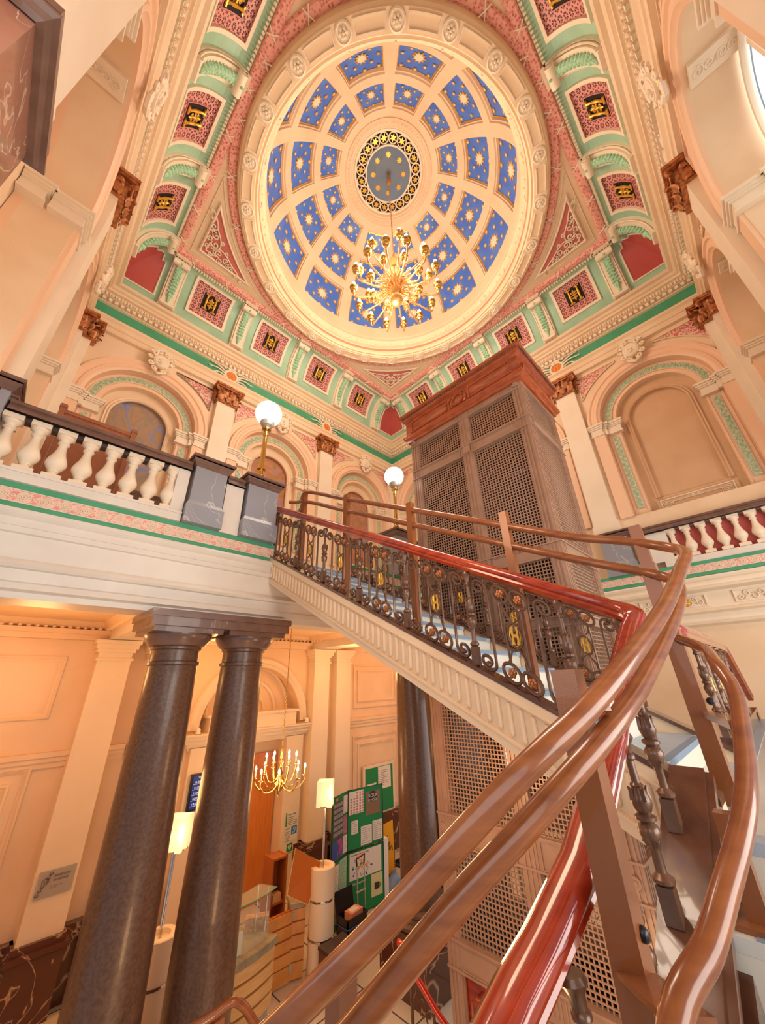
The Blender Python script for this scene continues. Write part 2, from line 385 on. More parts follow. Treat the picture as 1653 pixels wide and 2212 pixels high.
def bay_meshes(kind):
    # returns list of (name, MB, mats) around u = 0 ; y measured from wall face (0), room = -y
    zb = 7.3; out = []
    a = MB()
    # archivolt moulding (arc only)
    arc = archpath(1.16, ZS, ZS, 0)[1:-1]
    a.sweep([(-q[0], q[1]) for q in PROF_ARCH], arc, (0, -1, 0), mi=0)
    if kind in ('paint', 'blank'):
        reveal(a, 1.16, ZS, zb, 0, .16); annulus(a, .84, 1.16, ZS, zb, .16)
        reveal(a, .84, ZS, zb, .16, .34, 1)
        # inner plane with panel opening
        wall_sheet(a, -.84, .84, zb, ZS+.84, [(0, .60, 9.86, 7.68)], .34, 2)
        a.sweep([(0, 0), (0, .05), (-.03, .07), (-.06, .04), (-.09, .05), (-.09, 0)], [V(-.60, .34, 7.68)]+archpath(.60, 9.86, 7.68, .34)[1:-1]+[V(.60, .34, 7.68)], (0, -1, 0), mi=2)
        # jamb pilaster frames
        for s_ in (-1, 1):
            a.box(min(s_*1.17, s_*1.43), max(s_*1.17, s_*1.43), -.05, .0, zb, 9.65, 0)
            for x in (.87, 1.12): a.box(s_*x-.012, s_*x+.012, .135, .16, zb, 9.6, 0)
        a.box(-.70, .70, .29, .34, 7.30, 7.60, 2)
        out.append(('arch_surround', a, [pinkw, cream, tan if kind == 'blank' else cream]))
        g = MB()
        g.grid([archpath(.95, ZS, ZS, .135)[1:-1], archpath(1.10, ZS, ZS, .135)[1:-1]])
        g.sweep([(0, 0), (0, .03), (.015, .03), (.015, 0)], archpath(.945, ZS, ZS, .16)[1:-1], (0, -1, 0), mi=1)
        g.sweep([(0, 0), (0, .03), (.015, .03), (.015, 0)], archpath(1.105, ZS, ZS, .16)[1:-1], (0, -1, 0), mi=1)
        for s_ in (-1, 1):
            g.box(min(s_*.93, s_*1.06), max(s_*.93, s_*1.06), .13, .159, 7.5, 9.5, 0)
            for k in range(26):
                zz = 7.55+k*.076
                g.tube([(s_*.995+math.sin(PI*2*t/6+k*PI)*.045, .125, zz+t*.0125) for t in range(7)], .008, 5, mi=0)
        for k in range(44):
            th = PI*(k+.5)/44; c = V(-1.025*math.cos(th), .13, ZS+1.025*math.sin(th))
            rd = V(-math.cos(th), 0, math.sin(th)); tg = V(math.sin(th), 0, math.cos(th))
            sg = 1 if k % 2 else -1
            g.tube([c+rd*(.05*sg*math.cos(t*.9))+tg*(-.035+t*.012) for t in range(7)], .009, 5, mi=0)
        out.append(('green_relief_band', g, [reliefg, cream]))
        i = MB()
        for s_ in (-1, 1):
            x0, x1 = sorted((s_*1.19, s_*1.46)); impost(i, x0, x1, -.02, .02)
            x0, x1 = sorted((s_*.80, s_*1.12)); impost(i, x0, x1, .12, .2)
            x0, x1 = sorted((s_*1.10, s_*1.19)); impost(i, x0, x1, .05, .16)
        out.append(('impost', i, cream2))
        pn = MB(); P = archpath(.60, 9.86, 7.68, .40)
        pn.poly(P[::-1]); pn.grid([archpath(.60, 9.86, 7.68, .40), archpath(.60, 9.86, 7.68, .34)])
        out.append(('arch_panel', pn, tan if kind == 'blank' else paint1))
        if kind == 'blank':
            q = MB(); q.sweep([(0, 0), (0, .02), (.02, .02), (.02, 0)], [V(-.62, .29, 7.33), V(.62, .29, 7.33), V(.62, .29, 7.57), V(-.62, .29, 7.57)], (0, -1, 0), closed=True)
            q.sweep([(0, 0), (0, .015), (.012, .015), (.012, 0)], [V(-.42, .285, 7.40), V(.42, .285, 7.40), V(.42, .285, 7.49), V(-.42, .285, 7.49)], (0, -1, 0), closed=True)
            for s_ in (-1, 1):
                for cx, cz, r_, a0 in ((.5, 7.45, .07, 0), (.55, 7.39, .05, 2), (.55, 7.51, .05, 4), (.05, 7.53, .03, 0), (.08, 7.36, .03, 1)):
                    q.tube([V(s_*x, .283, z) for x, z in spiral(cx, cz, r_, .01, a0, 1.4, 16)], .008, 5)
            out.append(('scroll_tablet', q, cream2))
    else:
        # deep vaulted recess
        D = .60; zb2 = 6.6
        reveal(a, 1.16, ZS, zb2, 0, D-.10, 1)
        a.sweep([(0, 0), (0, .10), (-.04, .12), (-.08, .06), (-.14, .10), (-.20, .04), (-.26, .05), (-.26, 0)], archpath(1.16, ZS, zb2, D)[0:], (0, -1, 0), mi=0)
        for s_ in (-1, 1): a.box(min(s_*1.17, s_*1.43), max(s_*1.17, s_*1.43), -.05, .0, zb2, 9.65, 0)
        out.append(('arch_surround', a, [pinkw, cream]))
        i = MB()
        for s_ in (-1, 1):
            x0, x1 = sorted((s_*1.10, s_*1.46)); impost(i, x0, x1, -.02, .3)
            x0, x1 = sorted((s_*1.06, s_*1.18)); impost(i, x0, x1, .38, D)
        out.append(('impost', i, cream2))
        st = MB()
        pts = []
        for k in range(7):
            th = PI/2; pts.append(0)
        st.box(-.14, .14, 0.02, D-.05, ZS+1.08, ZS+1.15)
        for k in range(4):
            st.tube([V(x, z, ZS+1.075) for x, z in spiral(.0, .10+k*.12, .07, .01, k*1.3, 1.5, 16)], .012, 5)
        out.append(('vault_strap', st, cream2))
    return out
def keystone_mb():
    k = MB()
    # scrolled cartouche
    k.lathe([(.0, .0), (.17, .01), (.20, .04), (.17, .09), (.13, .10)], (0, 0, 0), 20, 0)
    k.lathe([(0.0, .085), (.125, .085)], (0, 0, 0), 20, 2, cap=False)
    k.lathe([(.125, .08), (.14, .10), (.155, .08)], (0, 0, 0), 24, 3, cap=False)
    rnd = random.Random(3)
    for i in range(9):
        a_ = rnd.uniform(0, 6.28); r_ = rnd.uniform(0, .075); k.sphere((r_*math.cos(a_), r_*math.sin(a_)-.02, .09+rnd.uniform(0, .02)), rnd.uniform(.018, .030), 6, 0)
    for s_ in (-1, 1):
        for cx, cy, r_, a0, t in ((.18, .17, .085, 0, 1.3), (.20, -.13, .07, 2, 1.3), (.09, .25, .06, 1, 1.2), (.11, -.24, .06, 3, 1.2), (.24, .02, .05, 0, 1)):
            k.tube([V(s_*x, y, .05) for x, y in spiral(cx, cy, r_, .012, a0, t, 16)], .026, 6, mi=0)
    k.tube([V(.215*math.cos(t*PI/12), .215*math.sin(t*PI/12), .055) for t in range(24)], .012, 5, closed=True, mi=3)
    k.tube([V(-.16, .27, .04), V(0, .34, .06), V(.16, .27, .04)], .04, 6, mi=0)
    k.tube([V(-.12, -.28, .04), V(0, -.36, .05), V(.12, -.28, .04)], .04, 6, mi=0)
    # turn so that local z -> -y (towards the room) and y -> up
    k.xf(Matrix(((1, 0, 0, 0), (0, 0, -1, 0), (0, 1, 0, 0), (0, 0, 0, 1))))
    return k
def capital_mb(wd=.60, dp=.24):
    # corinthian pilaster capital: top at z=0, height .50, face towards -y
    c = MB(); H = .5
    c.box(-wd/2, wd/2, -dp, 0, -H, -H+.03)
    c.box(-wd/2-.10, wd/2+.10, -dp-.10, 0, -.06, 0); c.box(-wd/2-.07, wd/2+.07, -dp-.07, 0, -.10, -.06)
    c.box(-wd/2+.02, wd/2-.02, -dp+.02, 0, -H, -.08)
    def leaf(x, y, nx, ny, z0, hgt, wv):
        rows = []
        for i in range(7):
            t = i/6; out = .02+.10*t**2.2; zz = z0+hgt*(t if t < .85 else .85-(t-.85)*.8); ww = wv*(.55+.5*math.sin(PI*min(1, t*.9+.1)))*(1 if t < .8 else .6)
            rows.append([V(x+nx*out-ny*q*ww, y+ny*out+nx*q*ww, zz)+V(nx, ny, 0)*(-.018*abs(q)+.012*(1 if j % 2 else 0)) for j, q in enumerate((-.5, -.25, 0, .25, .5))])
        c.grid(rows); c.grid([[q-V(nx, ny, 0)*.012 for q in rr] for rr in rows], flip=True)
    for k in range(3): leaf(-wd/3+k*wd/3, -dp, 0, -1, -H+.02, .20, .15)
    for k in range(2): leaf(-wd/6+k*wd/3, -dp, 0, -1, -H+.14, .22, .16)
    for s_ in (-1, 1):
        leaf(s_*wd/2, -dp*.45, s_, 0, -H+.02, .20, .14); leaf(s_*wd/2, -dp*.45, s_, 0, -H+.16, .20, .12)
        # corner volutes
        d = V(s_, -1, 0).normalized()
        o_ = V(s_*(wd/2-.02), -dp+.01, -.16)
        c.tube([o_+d*(.05+q[0])+V(0, 0, q[1]) for q in spiral(.03, 0, .075, .012, PI*1.2, -1.6, 20)], .024, 6)
        c.tube([V(s_*.05, -dp-.02, -.3), V(s_*.10, -dp-.04, -.2), V(s_*(wd/2-.02), -dp-.03, -.11)], .018, 6)
        c.tube([V(s_*x, -dp-.03, z) for x, z in spiral(.05, -.15, .04, .01, 0, 1.3, 12)], .014, 5)
    c.sphere((0, -dp-.08, -.04), .05, 8); c.lathe([(.03, -.1), (.07, -.04), (.03, 0)], (0, -dp-.06, 0), 8)
    return c
def scrolls(mb, spec, fr, rad=.016, mi=0, n=20):
    for cx, cy, r_, a0, t in spec:
        mb.tube([fr(x, y) for x, y in spiral(cx, cy, r_, r_*.12, a0, t, n)], rad, 5, mi=mi)
def spandrel_mb():
    # small pink triangle between arch and pilaster (u from .75..1.45 , z up to 11.7 ; arc radius 1.55)
    s_ = MB(); zt = 11.62
    x1 = 1.40; R = 1.58
    pts = [V(x1, -.012, zt), V(x1, -.012, ZS+math.sqrt(R*R-x1*x1)+.12)]
    th0 = math.acos(x1/R)
    a1 = math.asin(min(1, (zt-ZS)/1.70))
    arc = [V(1.66*math.cos(t), -.012, ZS+1.66*math.sin(t)) for t in [th0+.10+(1.30-th0-.10)*i/8 for i in range(9)]]
    arc = [q for q in arc if q.z < zt-.01 and q.x < x1-.01]
    poly = [V(x1, -.012, zt)]+[V(x1, -.012, arc[0].z)]+arc+[V(arc[-1].x-.03, -.012, zt)]
    s_.poly(poly, 0)
    s_.sweep([(0, 0), (0, .03), (.02, .03), (.02, 0)], poly, (0, -1, 0), closed=True, mi=1)
    rnd = random.Random(5)
    for i in range(30):
        x = rnd.uniform(.5, 1.36); z = rnd.uniform(10.9, zt-.04)
        if math.hypot(x, z-ZS) < 1.70 or x > x1-.04: continue
        s_.tube([V(xx, -.02, zz) for xx, zz in spiral(x, z, .055, .01, rnd.uniform(0, 6), rnd.choice((-1.2, 1.2)), 10)], .011, 4, mi=1)
    return s_
def medallion_mb():
    # painted roundel with leaf sprays over each capital, in the green frieze
    c = MB()
    c.lathe([(0, .0), (.14, .0)], n=20, mi=1, cap=False); c.lathe([(.14, -.03), (.15, .02), (.20, .02), (.21, -.03)], n=24, mi=0, cap=False)
    for s_ in (-1, 1):
        for i, (L_, a_) in enumerate(((.42, .25), (.46, .0), (.38, -.3), (.28, .6))):
            c.tube(crom([V(s_*.18, a_*.3, 0), V(s_*(.18+L_*.5), a_*.4+.06, .01), V(s_*(.18+L_), a_*.7+.02, 0), V(s_*(.16+L_), a_*.7+.07, 0)], 4), [.03-.002*j for j in range(13)], 5, mi=0)
    c.tube([V(-.12, .2, 0), V(0, .27, 0), V(.12, .2, 0)], .035, 6, mi=0); c.tube([V(-.16, -.2, 0), V(0, -.25, 0), V(.16, -.2, 0)], .035, 6, mi=0)
    for x in (-.05, .05): c.box(x-.015, x+.015, -.09, .09, .002, .012, 2)
    c.box(-.05, .05, -.015, .015, .002, .012, 2); 
    c.xf(Matrix(((1, 0, 0, 0), (0, 0, -1, 0), (0, 1, 0, 0), (0, 0, 0, 1))))
    return c
walls = []
proto = {}
def proto_children(kind, parent, u, y=HW):
    if kind not in proto:
        proto[kind] = []
        for nme, mb, ms in bay_meshes(kind):
            o = mb.build(nme, ms, parent, (u, y, 0)); proto[kind].append(o)
        return proto[kind]
    return [dup(o, parent, (u, y, 0)) for o in proto[kind]]
kst = cap = spd = med = None
NAMES = ['wall_left', 'wall_right', 'wall_back', 'wall_front']
for k in range(4):
    rz = -PI/2*k
    sh = MB(); holes = [(c, 1.16, ZS, 7.3 if k < 2 else 6.6) for c in (-3.5, 0, 3.5)]
    zlow = 5.15 if k == 0 else (0 if k == 1 else 6.6)
    wall_sheet(sh, -HW, HW, zlow, 11.9, holes, HW)
    if k < 2:   # panelled low dado band seen over the balustrades
        for c in (-3.5, 0, 3.5):
            pass
    W_ = sh.build(NAMES[k], cream, rotz=rz); struct(W_); walls.append(W_)
    for c in (-3.5, 0, 3.5):
        if k == 0: kd = 'paint'
        elif k == 1: kd = 'blank'
        else: kd = 'deep'
        chs = proto_children(kd, W_, c)
        if k == 0 and c > -3:
            for o in chs:
                if o.name.startswith('arch_panel'):
                    o.data = o.data.copy(); o.data.materials[0] = paint2
        if kst is None: kst = keystone_mb().build('keystone', [cream2, cream2, green, gold], W_, (c, HW-.20, 11.50)); kst.rotation_euler = (.12, 0, 0)
        else: o = dup(kst, W_, (c, HW-.20, 11.50)); o.rotation_euler = (.12, 0, 0)
        for s_ in (-1, 1):
            if spd is None: spd = spandrel_mb().build('scroll_spandrel', [mat('scroll_ground', 'F0D2BE', .5, c2='D0655C', nscale=13, kind='vein', lo=.03, hi=.09), cream], W_, (c, HW, 0))
            else:
                o = dup(spd, W_, (c, HW, 0)); o.scale = (s_, 1, 1)
    if k >= 2:
        for u in (-1.75, 1.75):
            q = MB(); q.box(u-.33, u+.33, HW-.17, HW, 5.2, 6.90); q.build('marble_pier', redmar, W_, smooth=0)
            q = MB(); q.sweep([(0, 0), (.03, .01), (.05, .04), (.075, .05), (.075, .07), (.03, .08), (0, .12), (-.04, .12)], [V(u-.34, HW, 6.88), V(u-.34, HW-.17, 6.88), V(u+.34, HW-.17, 6.88), V(u+.34, HW, 6.88)], (0, 0, 1)); q.box(u-.38, u+.38, HW-.22, HW, 7.03, 7.09); q.box(u-.33, u+.33, HW-.17, HW, 6.9, 7.03); q.build('pier_cap', brown, W_, smooth=0)
    # pilasters
    for u in (-5.03, -1.75, 1.75, 5.03):
        wd = .5 if abs(u) < 4 else .34
        pm = MB(); zb = 7.0 if k < 2 else 7.09
        pm.box(-wd/2, wd/2, -.17, 0, zb, 11.25); pm.box(-wd/2-.04, wd/2+.04, -.18, 0, zb, zb+.22); pm.box(-wd/2-.02, wd/2+.02, -.16, 0, zb+.22, zb+.3)
        pm.build('pilaster', cream2, W_, (u, HW, 0))
        if cap is None: cap = capital_mb().build('pilaster_capital', bronze, W_, (u, HW, 11.75)); cc = cap
        else: cc = dup(cap, W_, (u, HW, 11.75))
        if abs(u) > 4: cc.scale = (.8, 1, 1.1)
        else: cc.scale = (1, 1, 1.1)
        if abs(u) < 4:
            if med is None: med = medallion_mb().build('frieze_roundel', [cream2, orp, gold], W_, (u, HW-.09, 12.34))
            else: dup(med, W_, (u, HW-.09, 12.34))
# plain backs of the deep recesses on the front wall, glazed arch window in the back wall
bk = MB()
for c in (-3.5, 0, 3.5): bk.box(c-1.2, c+1.2, HW+.61, HW+.66, 6.6, 11.2)
bk.build('recess_back', cream, walls[3])
bk2 = MB()
for c in (-3.5, 3.5): bk2.box(c-1.2, c+1.2, HW+.61, HW+.66, 6.6, 11.2)
bk2.build('recess_back', cream, walls[2])
wn = MB(); wn.sweep([(0, 0), (0, .08), (-.06, .08), (-.06, 0)], archpath(.96, ZS, 6.9, 0), (0, -1, 0))
wn.box(-.03, .03, -.04, .02, 6.9, ZS+.9); wn.box(-.9, .9, -.04, .02, 9.0, 9.06); wn.box(-.9, .9, -.04, .02, 6.86, 6.94)
W1 = struct(wn.build('window_1', cream2, loc=(0, -HW-.55, 0), rotz=PI))
pnn = MB(); pnn.prism(archpath(.9, ZS, 6.9, 0), (0, .01, 0)); pnn.build('pane', frost, W1, (0, .0, 0))

# ------------------------------------------------------------------ entablature and cove
def square_ring(prof, mats, mis, name, parent=None):
    mb = MB()
    rows = []
    for wv, z in prof: rows.append([V(-wv, -wv, z), V(wv, -wv, z), V(wv, wv, z), V(-wv, wv, z)])
    for i in range(len(prof)-1):
        mb.grid([rows[i], rows[i+1]], closed_v=True, mi=mis[i])
    return mb.build(name, mats, parent, smooth=0)
EP = [(5.2, 11.74), (5.11, 11.76), (5.11, 11.90), (5.08, 11.92), (5.08, 12.04), (5.03, 12.09), (5.03, 12.15), (5.16, 12.17), (5.16, 12.55), (5.10, 12.57), (5.10, 12.60), (5.13, 12.60), (5.13, 12.70),
      (5.04, 12.72), (5.06, 12.74), (5.03, 12.82), (4.99, 12.84), (4.95, 12.845), (4.95, 12.92), (4.90, 12.94), (4.86, 12.99), (4.79, 13.01), (4.76, 13.04), (4.76, 13.07), (4.82, 13.08), (4.83, 13.15)]
EM = [0]*7+[1]+[0]*(len(EP)-9)
t1 = struct(square_ring(EP, [cream, green], EM, 'trim_1'))
dn = MB(); u = -5.0
while u < 5.02:
    dn.box(u, u+.07, 5.045, 5.13, 12.605, 12.695); u += .125
D0 = dn.build('dentils', cream2, t1, smooth=0)
eg = MB(); u = -4.95
while u < 4.96:
    eg.lathe([(0, -.05), (.028, -.03), (.034, 0), (.02, .035), (0, .045)], (u, 5.035, 12.79), 6, cap=False); eg.box(u+.055, u+.07, 5.0, 5.04, 12.75, 12.83); u += .125
E0 = eg.build('egg_and_dart', cream2, t1)
for k in (1, 2, 3): dup(D0, t1, (0, 0, 0), -PI/2*k); dup(E0, t1, (0, 0, 0), -PI/2*k)
# cove: from (4.83,13.15) up to (4.07,14.33)
def cove(t, off=0):   # t 0..1
    a = t*PI/2
    return (4.07+.76*math.cos(a)-off*math.cos(a), 13.15+1.18*math.sin(a)-off*math.sin(a))
ceil = MB()
rows = []
for i in range(17):
    wv, z = cove(i/16); rows.append([V(-wv, -wv, z), V(wv, -wv, z), V(wv, wv, z), V(-wv, wv, z)])
for i in range(16): ceil.grid([rows[i], rows[i+1]], closed_v=True, mi=0)
rows = [[V(q[0]*w_, q[1]*w_, z) for q in ((-1, -1), (1, -1), (1, 1), (-1, 1))] for w_, z in ((4.07, 14.33), (4.07, 14.37), (3.88, 14.40))]
ceil.grid(rows, closed_v=True, mi=1)
# flat with round opening
N_ = 96; inn = []; outr = []
for i in range(N_):
    a = 2*PI*i/N_; cx, sy = math.cos(a), math.sin(a); q = 3.92/max(abs(cx), abs(sy))
    inn.append(V(3.85*cx, 3.85*sy, 14.40)); outr.append(V(q*cx, q*sy, 14.40))
ceil.grid([inn, outr], closed_v=True, mi=1)
CE = struct(ceil.build('ceiling', [paleg, cream]))
# pink leaf bands
pb = MB(); 
prof = [(4.06, 14.355), (4.03, 14.32), (3.97, 14.305), (3.91, 14.32), (3.88, 14.395)]
rows = [[V(-a, -a, z), V(a, -a, z), V(a, a, z), V(-a, a, z)] for a, z in prof]
pb.grid(rows, closed_v=True)
pb.lathe([(4.04, 14.39), (4.0, 14.345), (3.94, 14.335), (3.88, 14.345), (3.84, 14.39)], n=96, cap=False)
pb.build('leaf_band', leafpink, CE)
kn = MB()
for i in range(24):
    a = PI/4+PI/24+2*PI*i/24
    c = V(3.94*math.cos(a), 3.94*math.sin(a), 14.33); rd = V(math.cos(a), math.sin(a), 0); tg = V(-math.sin(a), math.cos(a), 0)
    for s_ in (-1, 1): kn.tube([c-rd*.1-tg*.06*s_, c+V(0, 0, -.01), c+rd*.1+tg*.06*s_], .013, 5)
for sd in range(4):
    M = Matrix.Rotation(-PI/2*sd, 3, 'Z')
    for i in range(9):
        x = -3.6+i*.9; c = V(x, 3.97, 14.30)
        for s_ in (-1, 1): kn.tube([M @ (c+V(-.06*s_, -.09, .02)), M @ c, M @ (c+V(.06*s_, .09, .02))], .013, 5)
kn.build('ribbon_ties', cream2, CE)
# beaded strip at the top of the cove
bs = MB()
for sd in range(4):
    M = Matrix.Rotation(-PI/2*sd, 3, 'Z')
    x = -4.05
    while x < 4.05: bs.add([tuple(M @ Vector(q)) for q in MB().box(x, x+.04, 4.075, 4.12, 14.27, 14.33).v], [(0, 2, 3, 1), (4, 5, 7, 6), (0, 1, 5, 4), (2, 6, 7, 3), (0, 4, 6, 2), (1, 3, 7, 5)]); x += .07
bs.build('bead_strip', cream2, CE, smooth=0)
# corner scroll panels
def corner_panel():
    mb = MB(); x = 3.56; R = 4.26; yy = math.sqrt(R*R-x*x)
    a0, a1 = math.atan2(yy, x), math.atan2(x, yy)
    pts = [V(x, x, 14.385)]+[V(R*math.cos(a1+(a0-a1)*i/14), R*math.sin(a1+(a0-a1)*i/14), 14.385) for i in range(15)]
    mb.poly(pts, 0)
    mb.sweep([(-.05, 0), (-.05, .03), (-.02, .045), (.0, .03), (0, 0)], pts, (0, 0, -1), closed=True, mi=1)
    # big frame outside
    pts2 = []
    x2 = 3.74; R2 = 4.12; y2 = math.sqrt(R2*R2-x2*x2); b0, b1 = math.atan2(y2, x2), math.atan2(x2, y2)
    pts2 = [V(x2, x2, 14.395)]+[V(R2*math.cos(b1+(b0-b1)*i/14), R2*math.sin(b1+(b0-b1)*i/14), 14.395) for i in range(15)]
    mb.sweep([(-.02, 0), (-.02, .015), (0, .015), (0, 0)], pts2, (0, 0, -1), closed=True, mi=1)
    # scrollwork, mirrored about the diagonal
    e1 = V(1, 1, 0).normalized(); e2 = V(-1, 1, 0).normalized(); c0 = V(x, x, 14.365)
    for s_ in (-1, 1):
        fr = lambda u, v: c0-e1*u+e2*v*s_
        scrolls(mb, ((.20, .09, .07, 0, 1.3), (.42, .11, .10, 2, 1.3), (.36, .29, .075, 3, 1.3), (.53, .30, .10, 1, 1.3), (.58, .52, .085, 0, -1.3), (.66, .70, .06, 2, 1.2), (.61, .12, .055, 2, -1.2), (.70, .86, .04, 2, 1.2), (.50, .43, .05, 4, 1.2)), fr, .017, 1)
        mb.tube(crom([fr(.12, 0), fr(.32, .17), fr(.30, .03), fr(.50, .02), fr(.60, .20), fr(.64, .42), fr(.70, .62), fr(.73, .85)], 5), .016, 5, mi=1)
    return mb
cp = corner_panel().build('scroll_panel', [spanm, cream2], CE)
cp.data.materials[0] = pinkbase
for k in (1, 2, 3): dup(cp, CE, (0, 0, 0), PI/2*k)
# cove grilles
def cove_strip(mb, u0, u1, t0, t1, off, mi=0, n=8, uvn=None):
    base = len(mb.f)
    rows = []
    for i in range(n+1):
        wv, z = cove(t0+(t1-t0)*i/n, off); rows.append([V(u0, wv, z), V(u1, wv, z)])
    mb.grid(rows, mi=mi)
def cframe(mb, u0, u1, t0, t1, wd, hgt, mi):
    # raised frame on the cove
    tw = wd/1.5
    for (a, b, c, d) in ((u0-wd, u0, t0-tw, t1+tw), (u1, u1+wd, t0-tw, t1+tw), (u0, u1, t0-tw, t0), (u0, u1, t1, t1+tw)):
        n = 8 if (d-c) > .2 else 1; r = []
        for i in range(n+1):
            t = c+(d-c)*i/n; w0, z0 = cove(t, 0); w1, z1 = cove(t, hgt)
            r.append([V(a, w0, z0), V(a, w1, z1), V(b, w1, z1), V(b, w0, z0)])
        mb.grid(r, mi=mi); mb.add(r[0], [(0, 1, 2, 3)], mi); mb.add(r[-1], [(3, 2, 1, 0)], mi)
def grille_object(parent, u, rz):
    pass
gm = MB(); U0, U1, T0, T1 = -.46, .46, .20, .82
cframe(gm, U0, U1, T0, T1, .07, .05, 1)
cframe(gm, -.22, .22, .35, .67, .02, .022, 2)
n = 10; rows = []
for i in range(n+1):
    wv, z = cove(T0+(T1-T0)*i/n, .008); rows.append([V(U0+(U1-U0)*j/4, wv, z) for j in range(5)])
i0 = len(gm.f); gm.grid(rows, mi=0); i1 = len(gm.f)
rows = []
for i in range(5):
    wv, z = cove(.35+.32*i/4, .016); rows.append([V(-.22, wv, z), V(.22, wv, z)])
gm.grid(rows, mi=3)
# gold initial H following the cove
def cvp(u, t, off): w_, z_ = cove(t, off); return V(u, w_, z_)
for s_ in (-1, 1):
    gm.tube([cvp(s_*.115, .375+.27*i/8, .045) for i in range(9)], [.034, .026, .022, .03, .034, .03, .022, .026, .034], 8, mi=4)
    for tt in (.372, .648): gm.tube([cvp(s_*.18, tt, .045), cvp(s_*.05, tt, .045)], .022, 6, mi=4)
    for tt in (.46, .56): gm.tube([cvp(s_*x, tt+y*.45, .05) for x, y in spiral(.035, 0, .045, .008, PI, 1.4, 12)], .010, 5, mi=4)
gm.tube([cvp(-.08, .51, .045), cvp(0, .51, .06), cvp(.08, .51, .045)], .022, 6, mi=4)
gm.tube([cvp(0, .40+.22*i/6, .05) for i in range(7)], [.006, .03, .012, .034, .012, .03, .006], 6, mi=4)
GR = gm.build('coffer_grille', [fret, cream2, pinkgr, dark, gold], CE, (-2.85, 0, 0))
me = GR.data; uvl = me.uv_layers.new(name='UV')
for pl in me.polygons:
    for li in pl.loop_indices:
        v = me.vertices[me.loops[li].vertex_index].co
        a = math.acos(max(-1, min(1, (v.y-4.07)/.76)))/(PI/2) if v.y > 4.07 else 1
        uvl.data[li].uv = ((v.x-U0)/(U1-U0)*6, (a-T0)/(T1-T0)*8)
# console ribs
bm_ = MB()
for off, hw, mi in ((.06, .20, 0), (.13, .15, 0)):
    r = []
    for i in range(13):
        t = .0+.97*i/12; w0, z0 = cove(t, 0); w1, z1 = cove(t, off)
        r.append([V(-hw, w0, z0), V(-hw, w1, z1), V(hw, w1, z1), V(hw, w0, z0)])
    bm_.grid(r, mi=mi); bm_.add(r[0], [(0, 1, 2, 3)], mi); bm_.add(r[-1], [(3, 2, 1, 0)], mi)
for s_ in (-1, 1): bm_.tube([cvp(s_*.175, .04+.9*i/14, .09) for i in range(15)], .018, 5, mi=0)
w_, z_ = cove(.93, .17)
bm_.tube([(-.19, w_, z_), (.19, w_, z_)], .085, 14, mi=0); bm_.tube([(-.205, w_, z_), (.205, w_, z_)], .04, 10, mi=0)
bm_.box(-.19, .19, 4.0, 4.3, 14.27, 14.33, 0)
w_, z_ = cove(.03, .1); bm_.tube([(-.17, w_, z_), (.17, w_, z_)], .05, 12, mi=0)
CN = bm_.build('console_rib', [cream2], CE, (-3.8, 0, 0))
hk = MB()
for i in range(9):
    t = .84-.07*i; w0, z0 = cove(t, .155); 
    hk.sphere((0, w0, z0), .085-.002*i, 8, 0, sz=.55)
    for s_ in (-1, 1): hk.sphere((s_*.055, w0, z0-.03), .045, 6, 0, sz=.6)
for i in range(6):
    t = .19-.03*i; w0, z0 = cove(t, .16); hk.sphere((0, w0, z0), .055-.006*i if i else .08, 6, 0)
for i in range(5):
    t = .97-.025*i; w0, z0 = cove(t, .22-.01*i); hk.sphere((0, w0-.02, z0-.02), .03, 6, 0)
HK = hk.build('leaf_drop', mint, CN)
first = True
for k in range(4):
    for x in (-2.85, -.95, .95, 2.85):
        if k == 0 and x == -2.85: continue
        M = Matrix.Rotation(-PI/2*k, 3, 'Z'); dup(GR, CE, M @ V(x, 0, 0), -PI/2*k)
    for x in (-3.8, -1.9, 0, 1.9, 3.8):
        if k == 0 and x == -3.8: continue
        M = Matrix.Rotation(-PI/2*k, 3, 'Z'); copy_tree(CN, CE, M @ V(x, 0, 0), -PI/2*k)
# red corner panels wrapping each mitre
rp_ = MB()
for mir in (0, 1):
    def mp(u, w_, z, o=0): return V(w_, u, z) if mir else V(u, w_, z)
    ts = [.10+.62*i/10 for i in range(11)]
    rows = []
    for t in ts:
        wv, z = cove(t, .012); rows.append([mp(4.12, wv, z), mp(wv, wv, z)])
    rp_.grid(rows, mi=0)
    rows = []
    for t in (.72, .78, .84):
        wv, z = cove(t, .012); rows.append([mp(4.12 if wv < 4.13 else 4.20, wv, z), mp(max(wv, 4.12), wv, z)])
    rp_.grid(rows, mi=0)
    # cream edge
    rp_.tube([mp(4.12, *cove(t, .02)) for t in ts]+[mp(4.2, *cove(.72, .02)), mp(4.2, *cove(.84, .02))], .022, 6, mi=1)
    rp_.tube([mp(4.12, *cove(.10, .02)), mp(cove(.10)[0], *cove(.10, .02))], .022, 6, mi=1)
RP = rp_.build('red_corner_panel', [redp, cream2], CE)
for k in (1, 2, 3): dup(RP, CE, (0, 0, 0), PI/2*k)
